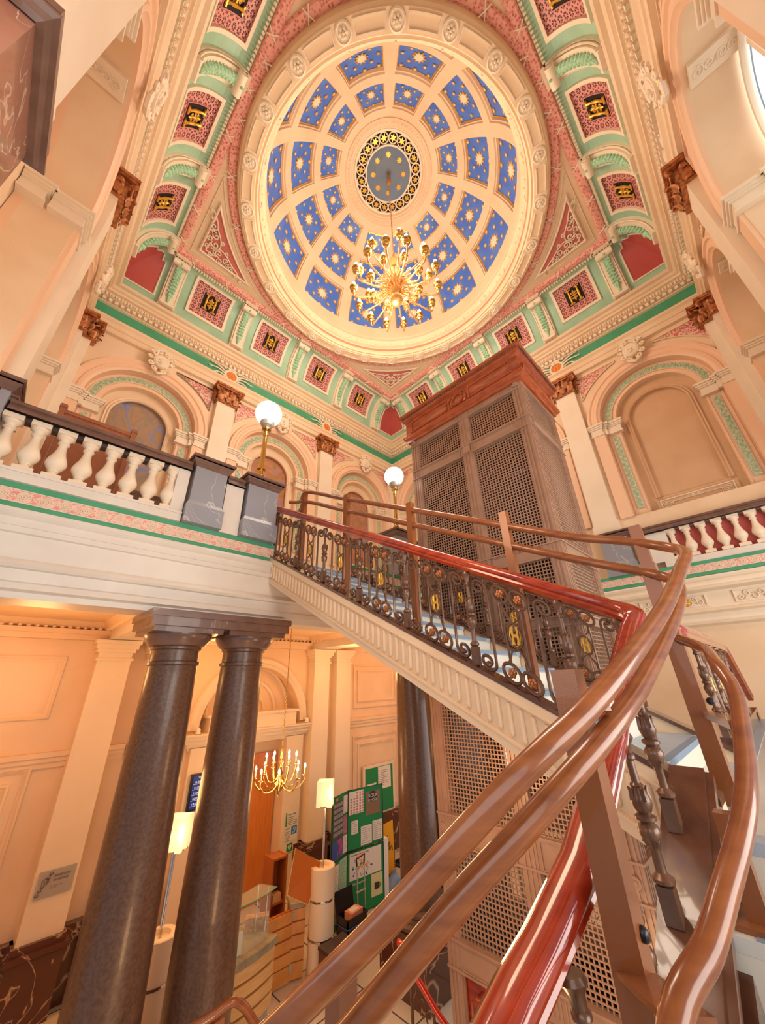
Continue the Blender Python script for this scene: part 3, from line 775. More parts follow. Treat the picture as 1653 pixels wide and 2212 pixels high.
# ------------------------------------------------------------------ drum ring and dome
dr = MB()
DP = [(3.85, 14.40), (3.82, 14.30), (3.80, 14.24), (3.76, 14.22), (3.74, 14.19), (3.45, 14.19), (3.43, 14.23), (3.39, 14.22), (3.36, 14.28), (3.36, 14.36), (3.35, 14.44), (3.32, 14.46), (3.34, 14.60), (3.30, 14.68), (3.25, 14.72), (3.27, 14.84), (3.26, 14.90), (3.34, 14.94)]
for i in range(len(DP)-1):
    dr.lathe([DP[i+1], DP[i]], n=96, cap=False, mi=1 if i == 9 else 0)
DR = dr.build('drum_ring', [cream, redband], CE)
gl = MB()
for i in range(120):
    a = 2*PI*i/120; rr = 3.31+.012*math.sin(i*PI/2)
    gl.sphere((rr*math.cos(a), rr*math.sin(a), 14.62+.03*(i % 2)), .028, 5)
    if i % 5 == 0:
        for j in range(3): gl.sphere((rr*math.cos(a), rr*math.sin(a), 14.56-.05*j), .022, 5)
gl.build('bead_garland', cream2, DR)
ro = MB(); ro.lathe([(.145, 0), (.15, -.02), (.125, -.03), (.115, -.012), (0, -.012)], n=18, cap=False)
for i in range(6): ro.sphere((.055*math.cos(i*PI/3), .055*math.sin(i*PI/3), -.018), .035, 6, sz=.6)
ro.sphere((0, 0, -.03), .03, 6)
pn = MB()
def annsec(mb, r0, r1, a0, a1, z, hgt, n=8):
    rows = [[V(r*math.cos(a0+(a1-a0)*i/n), r*math.sin(a0+(a1-a0)*i/n), zz) for r, zz in ((r0, z), (r0, z-hgt), (r1, z-hgt), (r1, z))] for i in range(n+1)]
    mb.grid(rows); mb.add(rows[0], [(0, 1, 2, 3)]); mb.add(rows[-1], [(3, 2, 1, 0)])
dA = math.radians(15)
annsec(pn, 3.49, 3.51, .06, dA-.06, 14.19, .02); annsec(pn, 3.68, 3.70, .06, dA-.06, 14.19, .02)
annsec(pn, 3.49, 3.70, .052, .058, 14.19, .02, 1); annsec(pn, 3.49, 3.70, dA-.058, dA-.052, 14.19, .02, 1)
RO = PN = None
for i in range(24):
    a = PI/4+dA*i
    if RO is None:
        RO = ro.build('rosette', cream2, DR, (3.595*math.cos(a), 3.595*math.sin(a), 14.19)); PN = pn.build('drum_panel', cream2, DR, (0, 0, 0), a)
    else:
        dup(RO, DR, (3.595*math.cos(a), 3.595*math.sin(a), 14.19)); dup(PN, DR, (0, 0, 0), a)
def dome(th, ph, off=0):
    return V((3.32+off)*math.cos(ph)*math.cos(th), (3.32+off)*math.cos(ph)*math.sin(th), 14.93+(3.18+off)*math.sin(ph))
dm = MB()
seg = PI/6; ROWS = [(8.5, 28.5), (33, 48.5), (52.5, 63.5)]
hwid = [.80*seg/2, .79*seg/2, .76*seg/2]
def patch(mb, t0, t1, p0, p1, off=0, nt=4, np_=3, mi=0):
    mb.grid([[dome(t0+(t1-t0)*i/nt, p0+(p1-p0)*j/np_, off) for j in range(np_+1)] for i in range(nt+1)], mi=mi)
R_ = math.radians
for k in range(12):
    tc = PI/4+seg*(k+.5); a, b = tc-seg/2, tc+seg/2
    last = R_(0)
    for (p0, p1), hw_ in zip(ROWS, hwid):
        p0, p1 = R_(p0), R_(p1)
        patch(dm, a, b, last, p0, nt=6, np_=2)
        patch(dm, a, tc-hw_, p0, p1, nt=1, np_=4); patch(dm, tc+hw_, b, p0, p1, nt=1, np_=4)
        # stepped reveals
        for (o0, o1, s0, s1) in ((0, .05, 0, 0), (.05, .05, 0, .035), (.05, .10, .035, .035)):
            q0, q1 = s0, s1
            def rect(off, ins, n=6):
                A, B, P0, P1 = tc-hw_+ins/3.3, tc+hw_-ins/3.3, p0+ins/3.3, p1-ins/3.3
                return [dome(A+(B-A)*i/n, P0, off) for i in range(n)]+[dome(B, P0+(P1-P0)*i/n, off) for i in range(n)]+[dome(B-(B-A)*i/n, P1, off) for i in range(n)]+[dome(A, P1-(P1-P0)*i/n, off) for i in range(n)]
            dm.grid([rect(o0, q0), rect(o1, q1)], closed_v=True)
        last = p1
    patch(dm, a, b, last, R_(67), nt=6, np_=1)
# crown mouldings round the eye
rr = 3.32*math.cos(R_(67)); zz = 14.93+3.18*math.sin(R_(67))
CR = [(rr, zz), (rr, zz-.03), (rr-.06, zz-.05), (rr-.10, zz-.02), (rr-.13, zz+.02), (rr-.18, zz+.01), (rr-.20, zz+.05), (1.07, zz+.05), (1.04, zz+.09), (1.03, zz+.16), (.98, zz+.16)]
dm.lathe(CR[::-1], n=72, cap=False)
DM = dm.build('dome_shell', cream, CE)
ds = MB()
for i in range(72):
    a = 2*PI*i/72; ds.sphere(((rr-.08)*math.cos(a), (rr-.08)*math.sin(a), zz-.045), .03, 5)
ds.build('eye_bead_ring', cream2, DM)
def star(mb, c, e1, e2, nrm, r0, r1, n, mi, lift):
    pts = [c+nrm*lift+(e1*math.cos(PI*i/n)+e2*math.sin(PI*i/n))*(r0 if i % 2 == 0 else r1) for i in range(2*n)]
    cc_ = c+nrm*lift
    mb.add([cc_]+pts, [(0, 1+i, 1+(i+1) % (2*n)) for i in range(2*n)], mi)
def ring_flat(mb, c, e1, e2, nrm, r0, r1, n, mi, lift):
    A = [[c+nrm*lift+(e1*math.cos(2*PI*i/n)+e2*math.sin(2*PI*i/n))*q for q in (r0, r1)] for i in range(n)]
    mb.grid(A, closed_u=True, mi=mi)
for ri, ((p0, p1), hw_) in enumerate(zip(ROWS, hwid)):
    mb = MB(); tc = seg/2; P0, P1 = R_(p0), R_(p1); A, B = tc-hw_+.01, tc+hw_-.01
    patch(mb, A, B, P0+.008, P1-.008, .11, 6, 5, 0)
    sc = (P1-P0)*3.3/1.15
    # gold edging
    for (a, b, c, d) in ((A, B, P0+.012, P0+.022), (A, B, P1-.022, P1-.012), (A, A+.012, P0+.02, P1-.02), (B-.012, B, P0+.02, P1-.02)):
        patch(mb, a, b, c, d, .10, 6, 3, 1)
    def loc(u, v):
        th = tc+hw_*u; ph = (P0+P1)/2+(P1-P0)/2*v; c = dome(th, ph, .10); nr = -(dome(th, ph, .2)-c).normalized()
        e1 = (dome(th+.01, ph, .10)-c).normalized(); e2 = nr.cross(e1); return c, e1, e2, nr
    c, e1, e2, nr = loc(0, 0)
    rb = .25*sc if ri else .235
    star(mb, c, e1, e2, nr, rb, rb*.62, 10, 1, .004); star(mb, c, e1, e2, nr, rb*.72, rb*.45, 10, 2, .008)
    for (u, v) in ((-.72, .75), (0, .78), (.72, .75), (-.72, -.78), (0, -.78), (.72, -.78), (-.74, 0), (.74, 0), (-.4, .42), (.42, -.42), (-.42, -.42), (.4, .42)):
        c, e1, e2, nr = loc(u, v); q = .07*sc
        star(mb, c, e1, e2, nr, q, q*.7, 8, 1, .004); star(mb, c, e1, e2, nr, q*.42, q*.36, 6, 2, .008)
    first = None
    for k in range(12):
        a = PI/4+seg*k
        if first is None: first = mb.build('star_panel', [blue, gold, starm], CE, (0, 0, 0), a, smooth=0)
        else: dup(first, CE, (0, 0, 0), a)
# pierced eye ring with star wheels, and the sky disc
ey = MB(); ez = zz+.15
ey.lathe([(1.0, ez+.06), (.66, ez+.06)][::-1], n=60, cap=False, mi=1)
ey.lathe([(1.03, ez+.02), (1.03, ez-.02), (.975, ez-.02), (.975, ez+.02)], n=60, cap=False, mi=0); ey.lathe([(.70, ez+.05), (.70, ez-.03), (.66, ez-.03), (.66, ez+.1)], n=60, cap=False, mi=0)
for i in range(20):
    a = 2*PI*i/20; c = V(.84*math.cos(a), .84*math.sin(a), ez); 
    ey.tube([c+V(.125*math.cos(t*PI/8), .125*math.sin(t*PI/8), 0) for t in range(16)], .018, 5, closed=True, mi=0)
    star(ey, c, V(1, 0, 0), V(0, 1, 0), V(0, 0, -1), .105, .045, 6, 2, .005)
ey.build('eye_fretwork', [cream2, dark, gold], DM)
dk = MB(); dk.lathe([(0, ez+.05), (.4, ez+.04), (.69, ez+.0)], n=48, cap=False, mi=0)
for i in range(8):
    a = PI/4*i; star(dk, V(.46*math.cos(a), .46*math.sin(a), ez+.025), V(1, 0, 0), V(0, 1, 0), V(0, 0, -1), .085, .05, 8, 1, .005)
dk.build('eye_disc', [mat('eye_grey_blue', '5E7390', .5, c2='6A7888', nscale=2), gold], DM, smooth=0)

# ================================================================== SETTING: lower hall, gallery, landing
fl = MB(); fl.box(-5.6, 5.6, -5.6, 5.6, -.1, 0); struct(fl.build('floor', floor_m, smooth=0))
# gallery slab with beams and plaster mouldings (front face at y = 1.32)
GY = 1.32
gs = MB()
for x0, x1 in ((-5.2, 5.2),):
    gs.box(x0, x1, GY+.12, 5.2, 5.60, 5.80); gs.box(x0, x1, GY+.5, 5.2, 5.14, 5.20, 1)
    prof = [(.12, 5.80), (0.06, 5.80), (.06, 5.70), (-.02, 5.69), (-.04, 5.66), (-.02, 5.62), (.01, 5.60), (.01, 5.52), (-.03, 5.50), (-.01, 5.45), (.02, 5.44), (.03, 5.20), (.0, 5.18), (-.05, 5.13), (-.03, 5.10), (.0, 5.09), (.02, 4.98), (-.01, 4.96), (-.02, 4.90), (.03, 4.88), (.03, 4.82), (.45, 4.82), (.45, 5.0), (.5, 5.02), (.5, 5.16)]
    gs.grid([[V(x0, GY+a, z), V(x1, GY+a, z)] for a, z in prof], mi=0)
gs.box(-2.95, -2.35, GY+.45, 5.2, 4.84, 5.15); gs.box(1.6, 2.2, GY+.45, 5.2, 4.84, 5.15)
GS = struct(gs.build('trim_2', [stone, cream]))
ce2 = MB()
for x0, x1 in ((-5.15, -2.95), (-2.35, 1.6), (2.2, 5.15)):
    x = x0+.05
    while x < x1-.05:
        for y in (GY+.55, 5.05): ce2.lathe([(0, -.05), (.03, -.02), (.035, .01), (0, .04)], (x, y, 5.03), 6, cap=False)
        x += .11
    y = GY+.6
    while y < 5.05:
        for x in (x0+.05, x1-.05): ce2.lathe([(0, -.05), (.03, -.02), (.035, .01), (0, .04)], (x, y, 5.03), 6, cap=False)
        y += .11
    ce2.sweep([(0, 0), (-.16, .0), (-.10, -.09), (0, -.14)], [V(x0, GY+.45, 5.14), V(x1, GY+.45, 5.14), V(x1, 5.15, 5.14), V(x0, 5.15, 5.14)], (0, 0, 1), closed=True)
ce2.build('ceiling_moulding', cream, GS)
# painted band, moulded along the gallery front and the right wall
def band(x0, x1, name, parent, rz, y):
    b = MB(); b.box(x0, x1, y-.005, y+.06, 5.70, 5.77, 0); b.box(x0, x1, y-.005, y+.06, 5.91, 5.98, 0); b.box(x0, x1, y-.002, y+.06, 5.77, 5.91, 1)
    b.box(x0, x1, y-.012, y+.02, 5.768, 5.775, 2); b.box(x0, x1, y-.012, y+.02, 5.905, 5.912, 2)
    x = x0+.1
    while x < x1-.06:
        for rr_, h_ in ((.052, .008), (.032, .014), (.014, .02)):
            b.tube([V(x+rr_*math.cos(t*PI/7), y-h_*.4, 5.84+rr_*math.sin(t*PI/7)) for t in range(14)], .007, 4, closed=True, mi=2)
        b.tube([V(x+.085+.014*math.cos(t*PI/4), y-.005, 5.84+.014*math.sin(t*PI/4)) for t in range(8)], .005, 4, closed=True, mi=2)
        x += .17
    return b.build(name, [green, bandm, cream2], parent, (0, 0, 0), rz)
band(-5.2, -1.72, 'painted_band', GS, 0, GY+.06)
band(-.1, 5.2, 'painted_band', GS, 0, GY+.06)
# plinth, coping and balusters of a stone balustrade
def baluster_mb():
    b = MB(); b.box(-.085, .085, -.085, .085, 0, .06); b.box(-.085, .085, -.085, .085, .58, .64)
    b.lathe([(.07, .06), (.07, .075), (.045, .09), (.04, .105), (.052, .115), (.052, .13), (.075, .16), (.095, .20), (.098, .235), (.085, .28), (.06, .34), (.045, .40), (.04, .45), (.042, .47), (.055, .48), (.055, .495), (.045, .505), (.05, .53), (.075, .555), (.078, .58)], n=20)
    return b
BAL = None
def balus(parent, x, y, z):
    global BAL
    if BAL is None: BAL = baluster_mb().build('baluster', cream2, parent, (x, y, z)); return BAL
    return dup(BAL, parent, (x, y, z))
def coping(mb, pts, z, mi=0):
    mb.sweep([(-.14, 0), (-.14, .03), (-.115, .045), (-.10, .09), (-.12, .10), (-.12, .14), (.12, .14), (.12, .10), (.10, .09), (.115, .045), (.14, .03), (.14, 0)], pts, (0, 0, 1), mi=mi)
    a = MB()
def balustrade(name, x0, x1, xs, label, group, z0=5.98, y=GY+.12):
    t = empty(name, (0, 0, 0)); tag(t, label, 'balustrade', group)
    m_ = MB(); m_.box(x0, x1, y-.11, y+.11, z0, z0+.13); m_.box(x0, x1, y-.125, y+.125, z0+.10, z0+.13); m_.build('plinth', stone, t)
    c_ = MB(); coping(c_, [V(x0, y, z0+.77), V(x1, y, z0+.77)], z0); c_.build('coping', brown, t)
    for x in xs: balus(t, x, y, z0+.13)
    return t
t = balustrade('stone_balustrade', -5.0, -3.12, [-4.93+.232*i for i in range(8)], 'pale stone balustrade with dark coping on the gallery left of the grey pedestals', None)
m_ = MB(); m_.box(-3.27, -3.12, GY+.03, GY+.22, 6.11, 6.75); m_.build('end_panel', stone, t)
t = balustrade('stone_balustrade', 1.6, 5.0, [1.8+.24*i for i in range(13)], 'pale stone balustrade on the gallery behind the lift cage', None)
def pedestal(x0, x1, y0, y1, z0, z1, label, group=None, name='marble_pedestal'):
    t = empty(name, ((x0+x1)/2, (y0+y1)/2, z0)); tag(t, label, 'pedestal', group)
    hx_, hy, H = (x1-x0)/2, (y1-y0)/2, z1-z0
    b = MB(); b.box(-hx_, hx_, -hy, hy, .32, H-.16); b.build('die', greym, t)
    b = MB(); b.box(-hx_-.03, hx_+.03, -hy-.03, hy+.03, 0, .26); b.grid([[V(s*(hx_+.03)*1, q*(hy+.03), .26) for s, q in ((-1, -1), (1, -1), (1, 1), (-1, 1))], [V(s*(hx_), q*(hy), .32) for s, q in ((-1, -1), (1, -1), (1, 1), (-1, 1))]], closed_v=True); b.build('base', greym, t, smooth=0)
    b = MB(); b.sweep([(0, 0), (.03, .03), (.03, .05), (.06, .08), (.06, .12), (.08, .13), (.08, .16), (-hx_*.9, .16)], [V(-hx_, -hy, H-.16), V(hx_, -hy, H-.16), V(hx_, hy, H-.16), V(-hx_, hy, H-.16)], (0, 0, 1), closed=True)
    b.box(-hx_-.06, hx_+.06, -hy-.06, hy+.06, H-.06, H-.001); b.build('cap', brown, t, smooth=0)
    return t
pedestal(-3.08, -2.64, GY-.04, GY+.40, 5.98, 6.99, 'grey veined marble pedestal at the right end of the stone balustrade, no lamp on it')
pedestal(-2.30, -1.80, GY-.04, GY+.40, 5.98, 7.0, 'grey veined marble pedestal at the head of the stairs, carrying the nearer globe lamp')
pedestal(1.02, 1.50, GY-.04, GY+.40, 5.98, 7.0, 'grey marble pedestal beside the lift, carrying the farther globe lamp')
pedestal(-5.10, -5.02, GY-.04, GY+.40, 5.98, 7.1, 'dark capped stone pedestal at the far left end of the gallery balustrade')
lk = MB(); lk.box(-2.605, -2.335, GY+.03, GY+.22, 5.98, 6.75); coping(lk, [V(-2.60, GY+.12, 6.75), V(-2.34, GY+.12, 6.75)], 0, 1); tag(lk.build('link_panel', [stone, brown]), 'short white panel with dark coping between the two grey marble pedestals', 'parapet')
# lower storey of the gallery: door wall with panels, pilasters, dado
gw = MB()
wall_sheet(gw, -5.2, 5.2, 0, 5.15, [(.2, 1.2, 3.2, 0.0)], 5.2)
reveal(gw, 1.2, 3.2, 0, 5.2, 5.5); 
gw.v = [(x+.2 if i >= len(gw.v)-62 else x, y, z) for i, (x, y, z) in enumerate(gw.v)]
gw.box(-1.1, 1.5, 5.5, 5.55, 0, 4.6)
GW = struct(gw.build('wall_left', cream))
pf = MB()
def pframe(mb, x0, x1, z0, z1, y=5.2, mi=0, s=1):
    mb.sweep([(0, 0), (0, .04*s), (-.03*s, .05*s), (-.05*s, .03*s), (-.08*s, .02*s), (-.08*s, 0)][::1], [V(x0, y, z0), V(x1, y, z0), V(x1, y, z1), V(x0, y, z1)], (0, -1, 0), closed=True, mi=mi)
pframe(pf, -4.85, -3.45, 3.60, 4.55); pframe(pf, -4.85, -3.45, 1.1, 2.95); pframe(pf, -4.65, -3.65, 1.3, 2.75)
pframe(pf, 3.15, 4.95, 3.35, 4.48); pframe(pf, 3.3, 4.8, 3.5, 4.33); pframe(pf, 3.15, 4.95, .75, 2.68); pframe(pf, 3.32, 4.78, .95, 2.5)
for x0, x1 in ((-5.2, -3.05), (-2.5, -2.25), (2.9, 5.2), (-1.75, -1.35)):
    pf.box(x0, x1, 5.10, 5.2, 3.05, 3.12); pf.box(x0, x1, 5.13, 5.2, 2.98, 3.05); pf.box(x0, x1, 5.16, 5.2, 2.90, 2.98)
pf.box(-5.2, 5.2, 5.05, 5.2, 4.83, 4.92); pf.box(-5.2, 5.2, 5.0, 5.2, 4.92, 5.0)
pf.build('wall_panel_moulding', cream, GW)
for x in (-3.05, -2.22, 1.62, 2.35):
    q = MB(); wd = .52 if x < 0 else .48
    q.box(0, wd, 4.93, 5.2, .85, 4.5)
    for z0, z1, e in ((4.48, 4.52, .03), (4.52, 4.62, .0), (4.62, 4.68, .04), (4.68, 4.76, .07), (4.76, 4.83, .10)): q.box(-e, wd+e, 4.93-e, 5.2, z0, z1)
    q.build('pilaster', cream2, GW, (x, 0, 0))
dd = MB()
for x0, x1 in ((-5.2, -1.2), (1.4, 5.2)):
    dd.box(x0, x1, 5.08, 5.2, 0, .70); dd.box(x0, x1, 5.04, 5.2, .70, .76); dd.box(x0, x1, 5.06, 5.2, .76, .86)
for x, wd in ((-3.05, .52), (-2.22, .52), (1.62, .48), (2.35, .48)):
    dd.box(x-.05, x+wd+.05, 4.86, 5.2, 0, .72); dd.box(x-.09, x+wd+.09, 4.82, 5.2, .72, .78); dd.box(x-.04, x+wd+.04, 4.87, 5.2, .78, .86)
struct(dd.build('baseboard_left', marbler))
# entablature and fanlight arch over the lobby door
en = MB()
for z0, z1, e in ((2.86, 2.92, .0), (2.92, 2.98, .05), (2.98, 3.06, .10), (3.06, 3.12, .16), (3.12, 3.15, .2)): en.box(-1.15-e, 1.55+e, 5.15-e, 5.5, z0, z1)
en.box(-.85, 1.2, 5.0, 5.5, 3.15, 3.42); en.box(-.9, 1.25, 4.97, 5.5, 3.42, 3.47)
en.sweep([(0, 0), (0, .05), (-.06, .08), (-.10, .04), (-.18, .07), (-.22, .03), (-.22, 0)][::1], [q+V(.2, 0, 0) for q in archpath(1.2, 3.2, 3.15, 5.2)[1:-1]], (0, -1, 0))
for R in (.95, .62, .35): en.sweep([(0, 0), (0, .04), (-.05, .05), (-.07, 0)], [q+V(.2, 0, 0) for q in archpath(R, 3.45, 3.4, 5.5)[1:-1]], (0, -1, 0))
en.box(-1.1, -.75, 5.1, 5.5, 0, 2.9); en.box(1.05, 1.5, 5.1, 5.5, 0, 2.9)
en.build('door_surround', cream2, GW)
d1 = MB(); d1.box(-.70, .15, 5.42, 5.47, 0, 2.6); d1.box(.17, 1.02, 5.42, 5.47, 0, 2.6)
D1 = struct(d1.build('door_1', orange)); hd = MB()
for x in (.08, .24): hd.tube([(x, 5.36, 1.0), (x, 5.36, 2.0)], .015, 8); hd.tube([(x, 5.42, 1.05), (x, 5.36, 1.05)], .01, 6); hd.tube([(x, 5.42, 1.95), (x, 5.36, 1.95)], .01, 6)
hd.build('door_handle', chrome, D1)
# side walls of the lower storey
lw = MB(); lw.box(-5.35, -5.2, GY, 5.2, 0, 6.59); struct(lw.build('wall_front', cream))
# lower part of right wall : dado, band, blind balustrade, scroll frieze
RWL = walls[1]
rw = MB(); X = 4.96
rw.box(-1.3, 5.2, X+.04, 5.2, 5.55, 5.975)
prof = [(.24, 5.62), (-.02, 5.69), (-.03, 5.66), (-.01, 5.62), (.03, 5.60), (.03, 5.52), (-.02, 5.50), (.0, 5.46), (.06, 5.44), (.14, 5.42), (.14, 5.12), (.10, 5.10), (.07, 5.06), (.10, 5.04), (.15, 5.02), (.15, 4.9), (.12, 4.88), (.14, 4.84), (.24, 4.80)]
rw.grid([[V(-1.3, X+a, z), V(5.2, X+a, z)] for a, z in prof])
rw.build('moulded_fascia', cream2, RWL, (0, 0, 0))
band(-1.3, 5.2, 'painted_band', RWL, 0, X)
fz = MB()
for i in range(3):
    cx = 3.4+i*1.5-1.5
    fz.sweep([(0, 0), (0, .03), (-.02, .03), (-.02, 0)], [V(cx, X+.14, 5.16), V(cx+1.1, X+.14, 5.16), V(cx+1.1, X+.14, 5.38), V(cx, X+.14, 5.38)], (0, -1, 0), closed=True)
    rnd = random.Random(i)
    for j in range(11):
        fz.tube([V(x, X+.12, z) for x, z in spiral(cx+.1+j*.09, 5.27+(.03 if j % 2 else -.03), .06, .01, j, 1.3 if j % 2 else -1.3, 12)], .010, 4)
fz.build('scroll_frieze', cream2, RWL, (0, 0, 0))
bs2 = MB(); bs2.xf(Matrix.Identity(4)); bs2.lathe([(0, -.03), (.05, -.03), (.08, -.01), (.09, .0)], n=16, cap=False)
for i in range(8): bs2.sphere((.06*math.cos(i*PI/4), .06*math.sin(i*PI/4), -.02), .025, 6)
bs2.xf(Matrix(((1, 0, 0, 0), (0, 0, 1, 0), (0, 1, 0, 0), (0, 0, 0, 1))))
b_ = bs2.build('gilded_boss', gold, RWL, (2.66, X+.12, 5.27))
dup(b_, RWL, (4.7, X+.12, 5.27))
t = empty('blind_balustrade', (0, 0, 0), -PI/2); tag(t, 'pale stone balustrade against a red backing on the right hand wall', 'balustrade')
q = MB(); q.box(2.6, 5.2, X+.02, 5.2, 5.98, 6.11); q.box(2.2, 2.78, X+.04, 5.2, 6.11, 6.75); q.build('plinth', stone, t)
q = MB(); coping(q, [V(2.1, X+.12, 6.77), V(5.2, X+.12, 6.77)], 0); q.build('coping', brown, t)
q = MB(); q.box(2.78, 5.2, 5.16, 5.199, 6.11, 6.77); q.build('red_backing', redp, t)
for i in range(10): balus(t, 2.86+.25*i, X+.12, 6.12)
t = pedestal(0, 0.55, 0, .16, 5.98, 6.98, 'grey veined marble pedestal on the right hand wall, left of the red backed balusters')
t.location = (X+.06, -1.83, 5.98); t.rotation_euler = (0, 0, -PI/2)
# ------------------------------------------------------------------ columns
def column_mb():
    c = MB(); c.lathe([(.325, 0), (.33, .03)]+[(.325-.07*max(0, (i/12-.1))**1.3, .03+3.35*i/12) for i in range(13)]+[(.262, 3.39), (.285, 3.40), (.285, 3.43), (.262, 3.44), (.258, 3.56), (.28, 3.57), (.28, 3.595), (.30, 3.605)], n=40)
    return c
CT = empty('stone_column', (-2.78, 1.56, .85)); tag(CT, 'tall brown column at the left of the pair under the gallery', 'column', 'brown columns carrying the gallery')
column_mb().build('shaft', colm, CT)
q = MB(); q.lathe([(.28, 3.60), (.31, 3.61), (.36, 3.68), (.38, 3.72), (.38, 3.74)], n=40); q.box(-.39, .39, -.39, .39, 3.74, 3.80); q.box(-.43, .43, -.43, .43, 3.80, 3.90); q.box(-.45, .45, -.45, .45, 3.90, 3.975); q.build('capital', brown, CT)
q = MB(); q.lathe([(.42, -.20), (.46, -.17), (.46, -.13), (.42, -.10), (.39, -.09), (.37, -.06), (.38, -.04), (.40, -.03), (.40, .0), (.36, .02), (.33, .03)], n=40); q.box(-.46, .46, -.46, .46, -.32, -.20); q.build('base', bronze if 0 else colm, CT)
for x, lb in ((-1.92, 'brown column just right of the leftmost one, nearer the stairs'), (1.52, 'brown column on a marble pedestal beside the lift cage'), (2.35, 'brown column behind the lift, right of the one on the marble pedestal')):
    c = copy_tree(CT, None, V(x, 1.56, .85)); c['label'] = lb
for x0, x1, lb in ((-3.35, -1.35, 'long brown marble pedestal under the pair of columns on the left'), (.98, 2.9, 'brown marble pedestal under the column beside the lift')):
    q = MB(); q.box(x0+.04, x1-.04, 1.10, 2.02, 0, .42); q.box(x0, x1, 1.06, 2.06, .42, .53)
    tag(q.build('column_pedestal', [marbler]), lb, 'pedestal')
sp = MB(); sp.lathe([(.035, 0), (.035, -.09), (.03, -.1)], n=14); sp.lathe([(.03, -.098), (0, -.098)], n=14, mi=1, cap=False); sp.box(-.01, .01, -.01, .01, 0, .06)
tag(sp.build('ceiling_spotlight', [silver, shade], loc=(-2.34, 1.3, 4.80)), 'small silver spotlight hanging between the two column capitals', 'spotlight')
# ------------------------------------------------------------------ stairs
SL = .51
def nz(y): return 4.68+SL*(y+.8)
SX0, SX1 = -1.70, -.25
ST = empty('staircase', (0, 0, 0)); tag(ST, 'marble staircase rising past the lift cage to the gallery with fluted plaster stringer', 'staircase')
for k in range(14):
    y = -2.98+.333*k; z = 3.57+.17*k
    q = MB(); q.box(SX0+.06, SX1-.06, 0, .36, -.035, 0, 0); q.box(SX0+.06, SX1-.06, .02, .35, -.18, -.035, 1); q.box(SX0+.16, SX1-.16, -.002, .045, -.03, .002, 2)
    q.build('step', [tread, riser, nosing], ST, (0, y-.02, z), smooth=0)
def shear_box(mb, x0, x1, y0, y1, f0, f1, mi=0):
    vs = [(x, y, f(y)) for f in (f0, f1) for y in (y0, y1) for x in (x0, x1)]
    mb.add(vs, [(0, 2, 3, 1), (4, 5, 7, 6), (0, 1, 5, 4), (2, 6, 7, 3), (0, 4, 6, 2), (1, 3, 7, 5)], mi)
def zs(y): return 4.70+SL*(y+.8)
for sx, s_ in ((SX0, -1), (SX1, 1)):
    q = MB()
    y0, y1 = -3.2, 1.45
    shear_box(q, sx-.05, sx+.05, y0, y1, lambda y: zs(y)-.42, lambda y: zs(y)-.03)
    shear_box(q, sx-.075, sx+.075, y0, y1, lambda y: zs(y)-.03, lambda y: zs(y), 1)
    xo = sx+s_*.05
    a, b = sorted((xo, xo+s_*.02)); shear_box(q, a, b, y0, y1, lambda y: zs(y)-.11, lambda y: zs(y)-.03); shear_box(q, a, b, y0, y1, lambda y: zs(y)-.42, lambda y: zs(y)-.34)
    a, b = sorted((xo, xo+s_*.03)); shear_box(q, a, b, y0, y1, lambda y: zs(y)-.36, lambda y: zs(y)-.345); shear_box(q, a, b, y0, y1, lambda y: zs(y)-.10, lambda y: zs(y)-.09)
    q.build('stringer', [cream, strg], ST, smooth=0)
    q = MB(); y = y0+.05
    while y < y1-.05:
        q.tube([V(xo+s_*.004, y, zs(y)-.31), V(xo+s_*.004, y, zs(y)-.14)], [.018, .018], 8); q.sphere((xo+s_*.004, y, zs(y)-.14), .018, 6); q.sphere((xo+s_*.004, y, zs(y)-.31), .018, 6)
        y += .078
    q.build('fluting', cream, ST)
q = MB(); shear_box(q, SX0, SX1, -3.2, 1.4, lambda y: zs(y)-.44, lambda y: zs(y)-.38); q.build('soffit', cream, ST, smooth=0)
# landing
LZ = 3.40
ld = MB(); ld.box(-2.0, 3.4, -5.2, -2.98, LZ-.20, LZ, 0); ld.box(-2.02, 3.4, -3.24, -3.10, LZ, LZ+.004, 1); ld.box(-2.02, -1.92, -5.2, -3.1, LZ-.04, LZ+.004, 1); ld.box(-1.75, 3.4, -3.05, -2.95, LZ-.45, LZ-.001, 2)
struct(ld.build('floor', [landm, tread, cream], smooth=0))
# lower flights
LF = empty('lower_staircase', (0, 0, 0)); tag(LF, 'marble flight of stairs descending towards the viewer from the landing', 'staircase')
for k in range(10):
    x = -2.0-.33*k; z = LZ-.17*(k+1)
    q = MB(); q.box(-.35, 0, -5.2, -3.12, -.04, 0, 0); q.box(-.018, 0.018, -5.2, -3.13, 0, .129, 1); q.box(-.345, -.28, -5.1, -3.26, -.002, .003, 2)
    q.build('step', [landm, riser, nosing], LF, (x, 0, z), smooth=0)
def zl(x): return LZ+.04+SL*(x+2.0)
def shear_x(mb, y0, y1, x0, x1, f0, f1, mi=0):
    vs = [(x, y, f(x)) for f in (f0, f1) for y in (y0, y1) for x in (x0, x1)]
    mb.add(vs, [(0, 2, 3, 1), (4, 5, 7, 6), (0, 1, 5, 4), (2, 6, 7, 3), (0, 4, 6, 2), (1, 3, 7, 5)], mi)
q = MB(); shear_x(q, -3.17, -3.03, -5.0, -1.72, lambda x: zl(x)-.45, lambda x: zl(x)); shear_x(q, -3.20, -3.0, -5.0, -1.72, lambda x: zl(x)-.05, lambda x: zl(x)-.015); shear_x(q, -3.22, -3.17, -5.0, -1.95, lambda x: zl(x)-.2, lambda x: zl(x)-.12)
q.build('stringer', strg, LF, smooth=0)
R2 = empty('far_staircase', (0, 0, 0)); tag(R2, 'far flight of marble stairs descending from the landing towards the right hand wall', 'staircase')
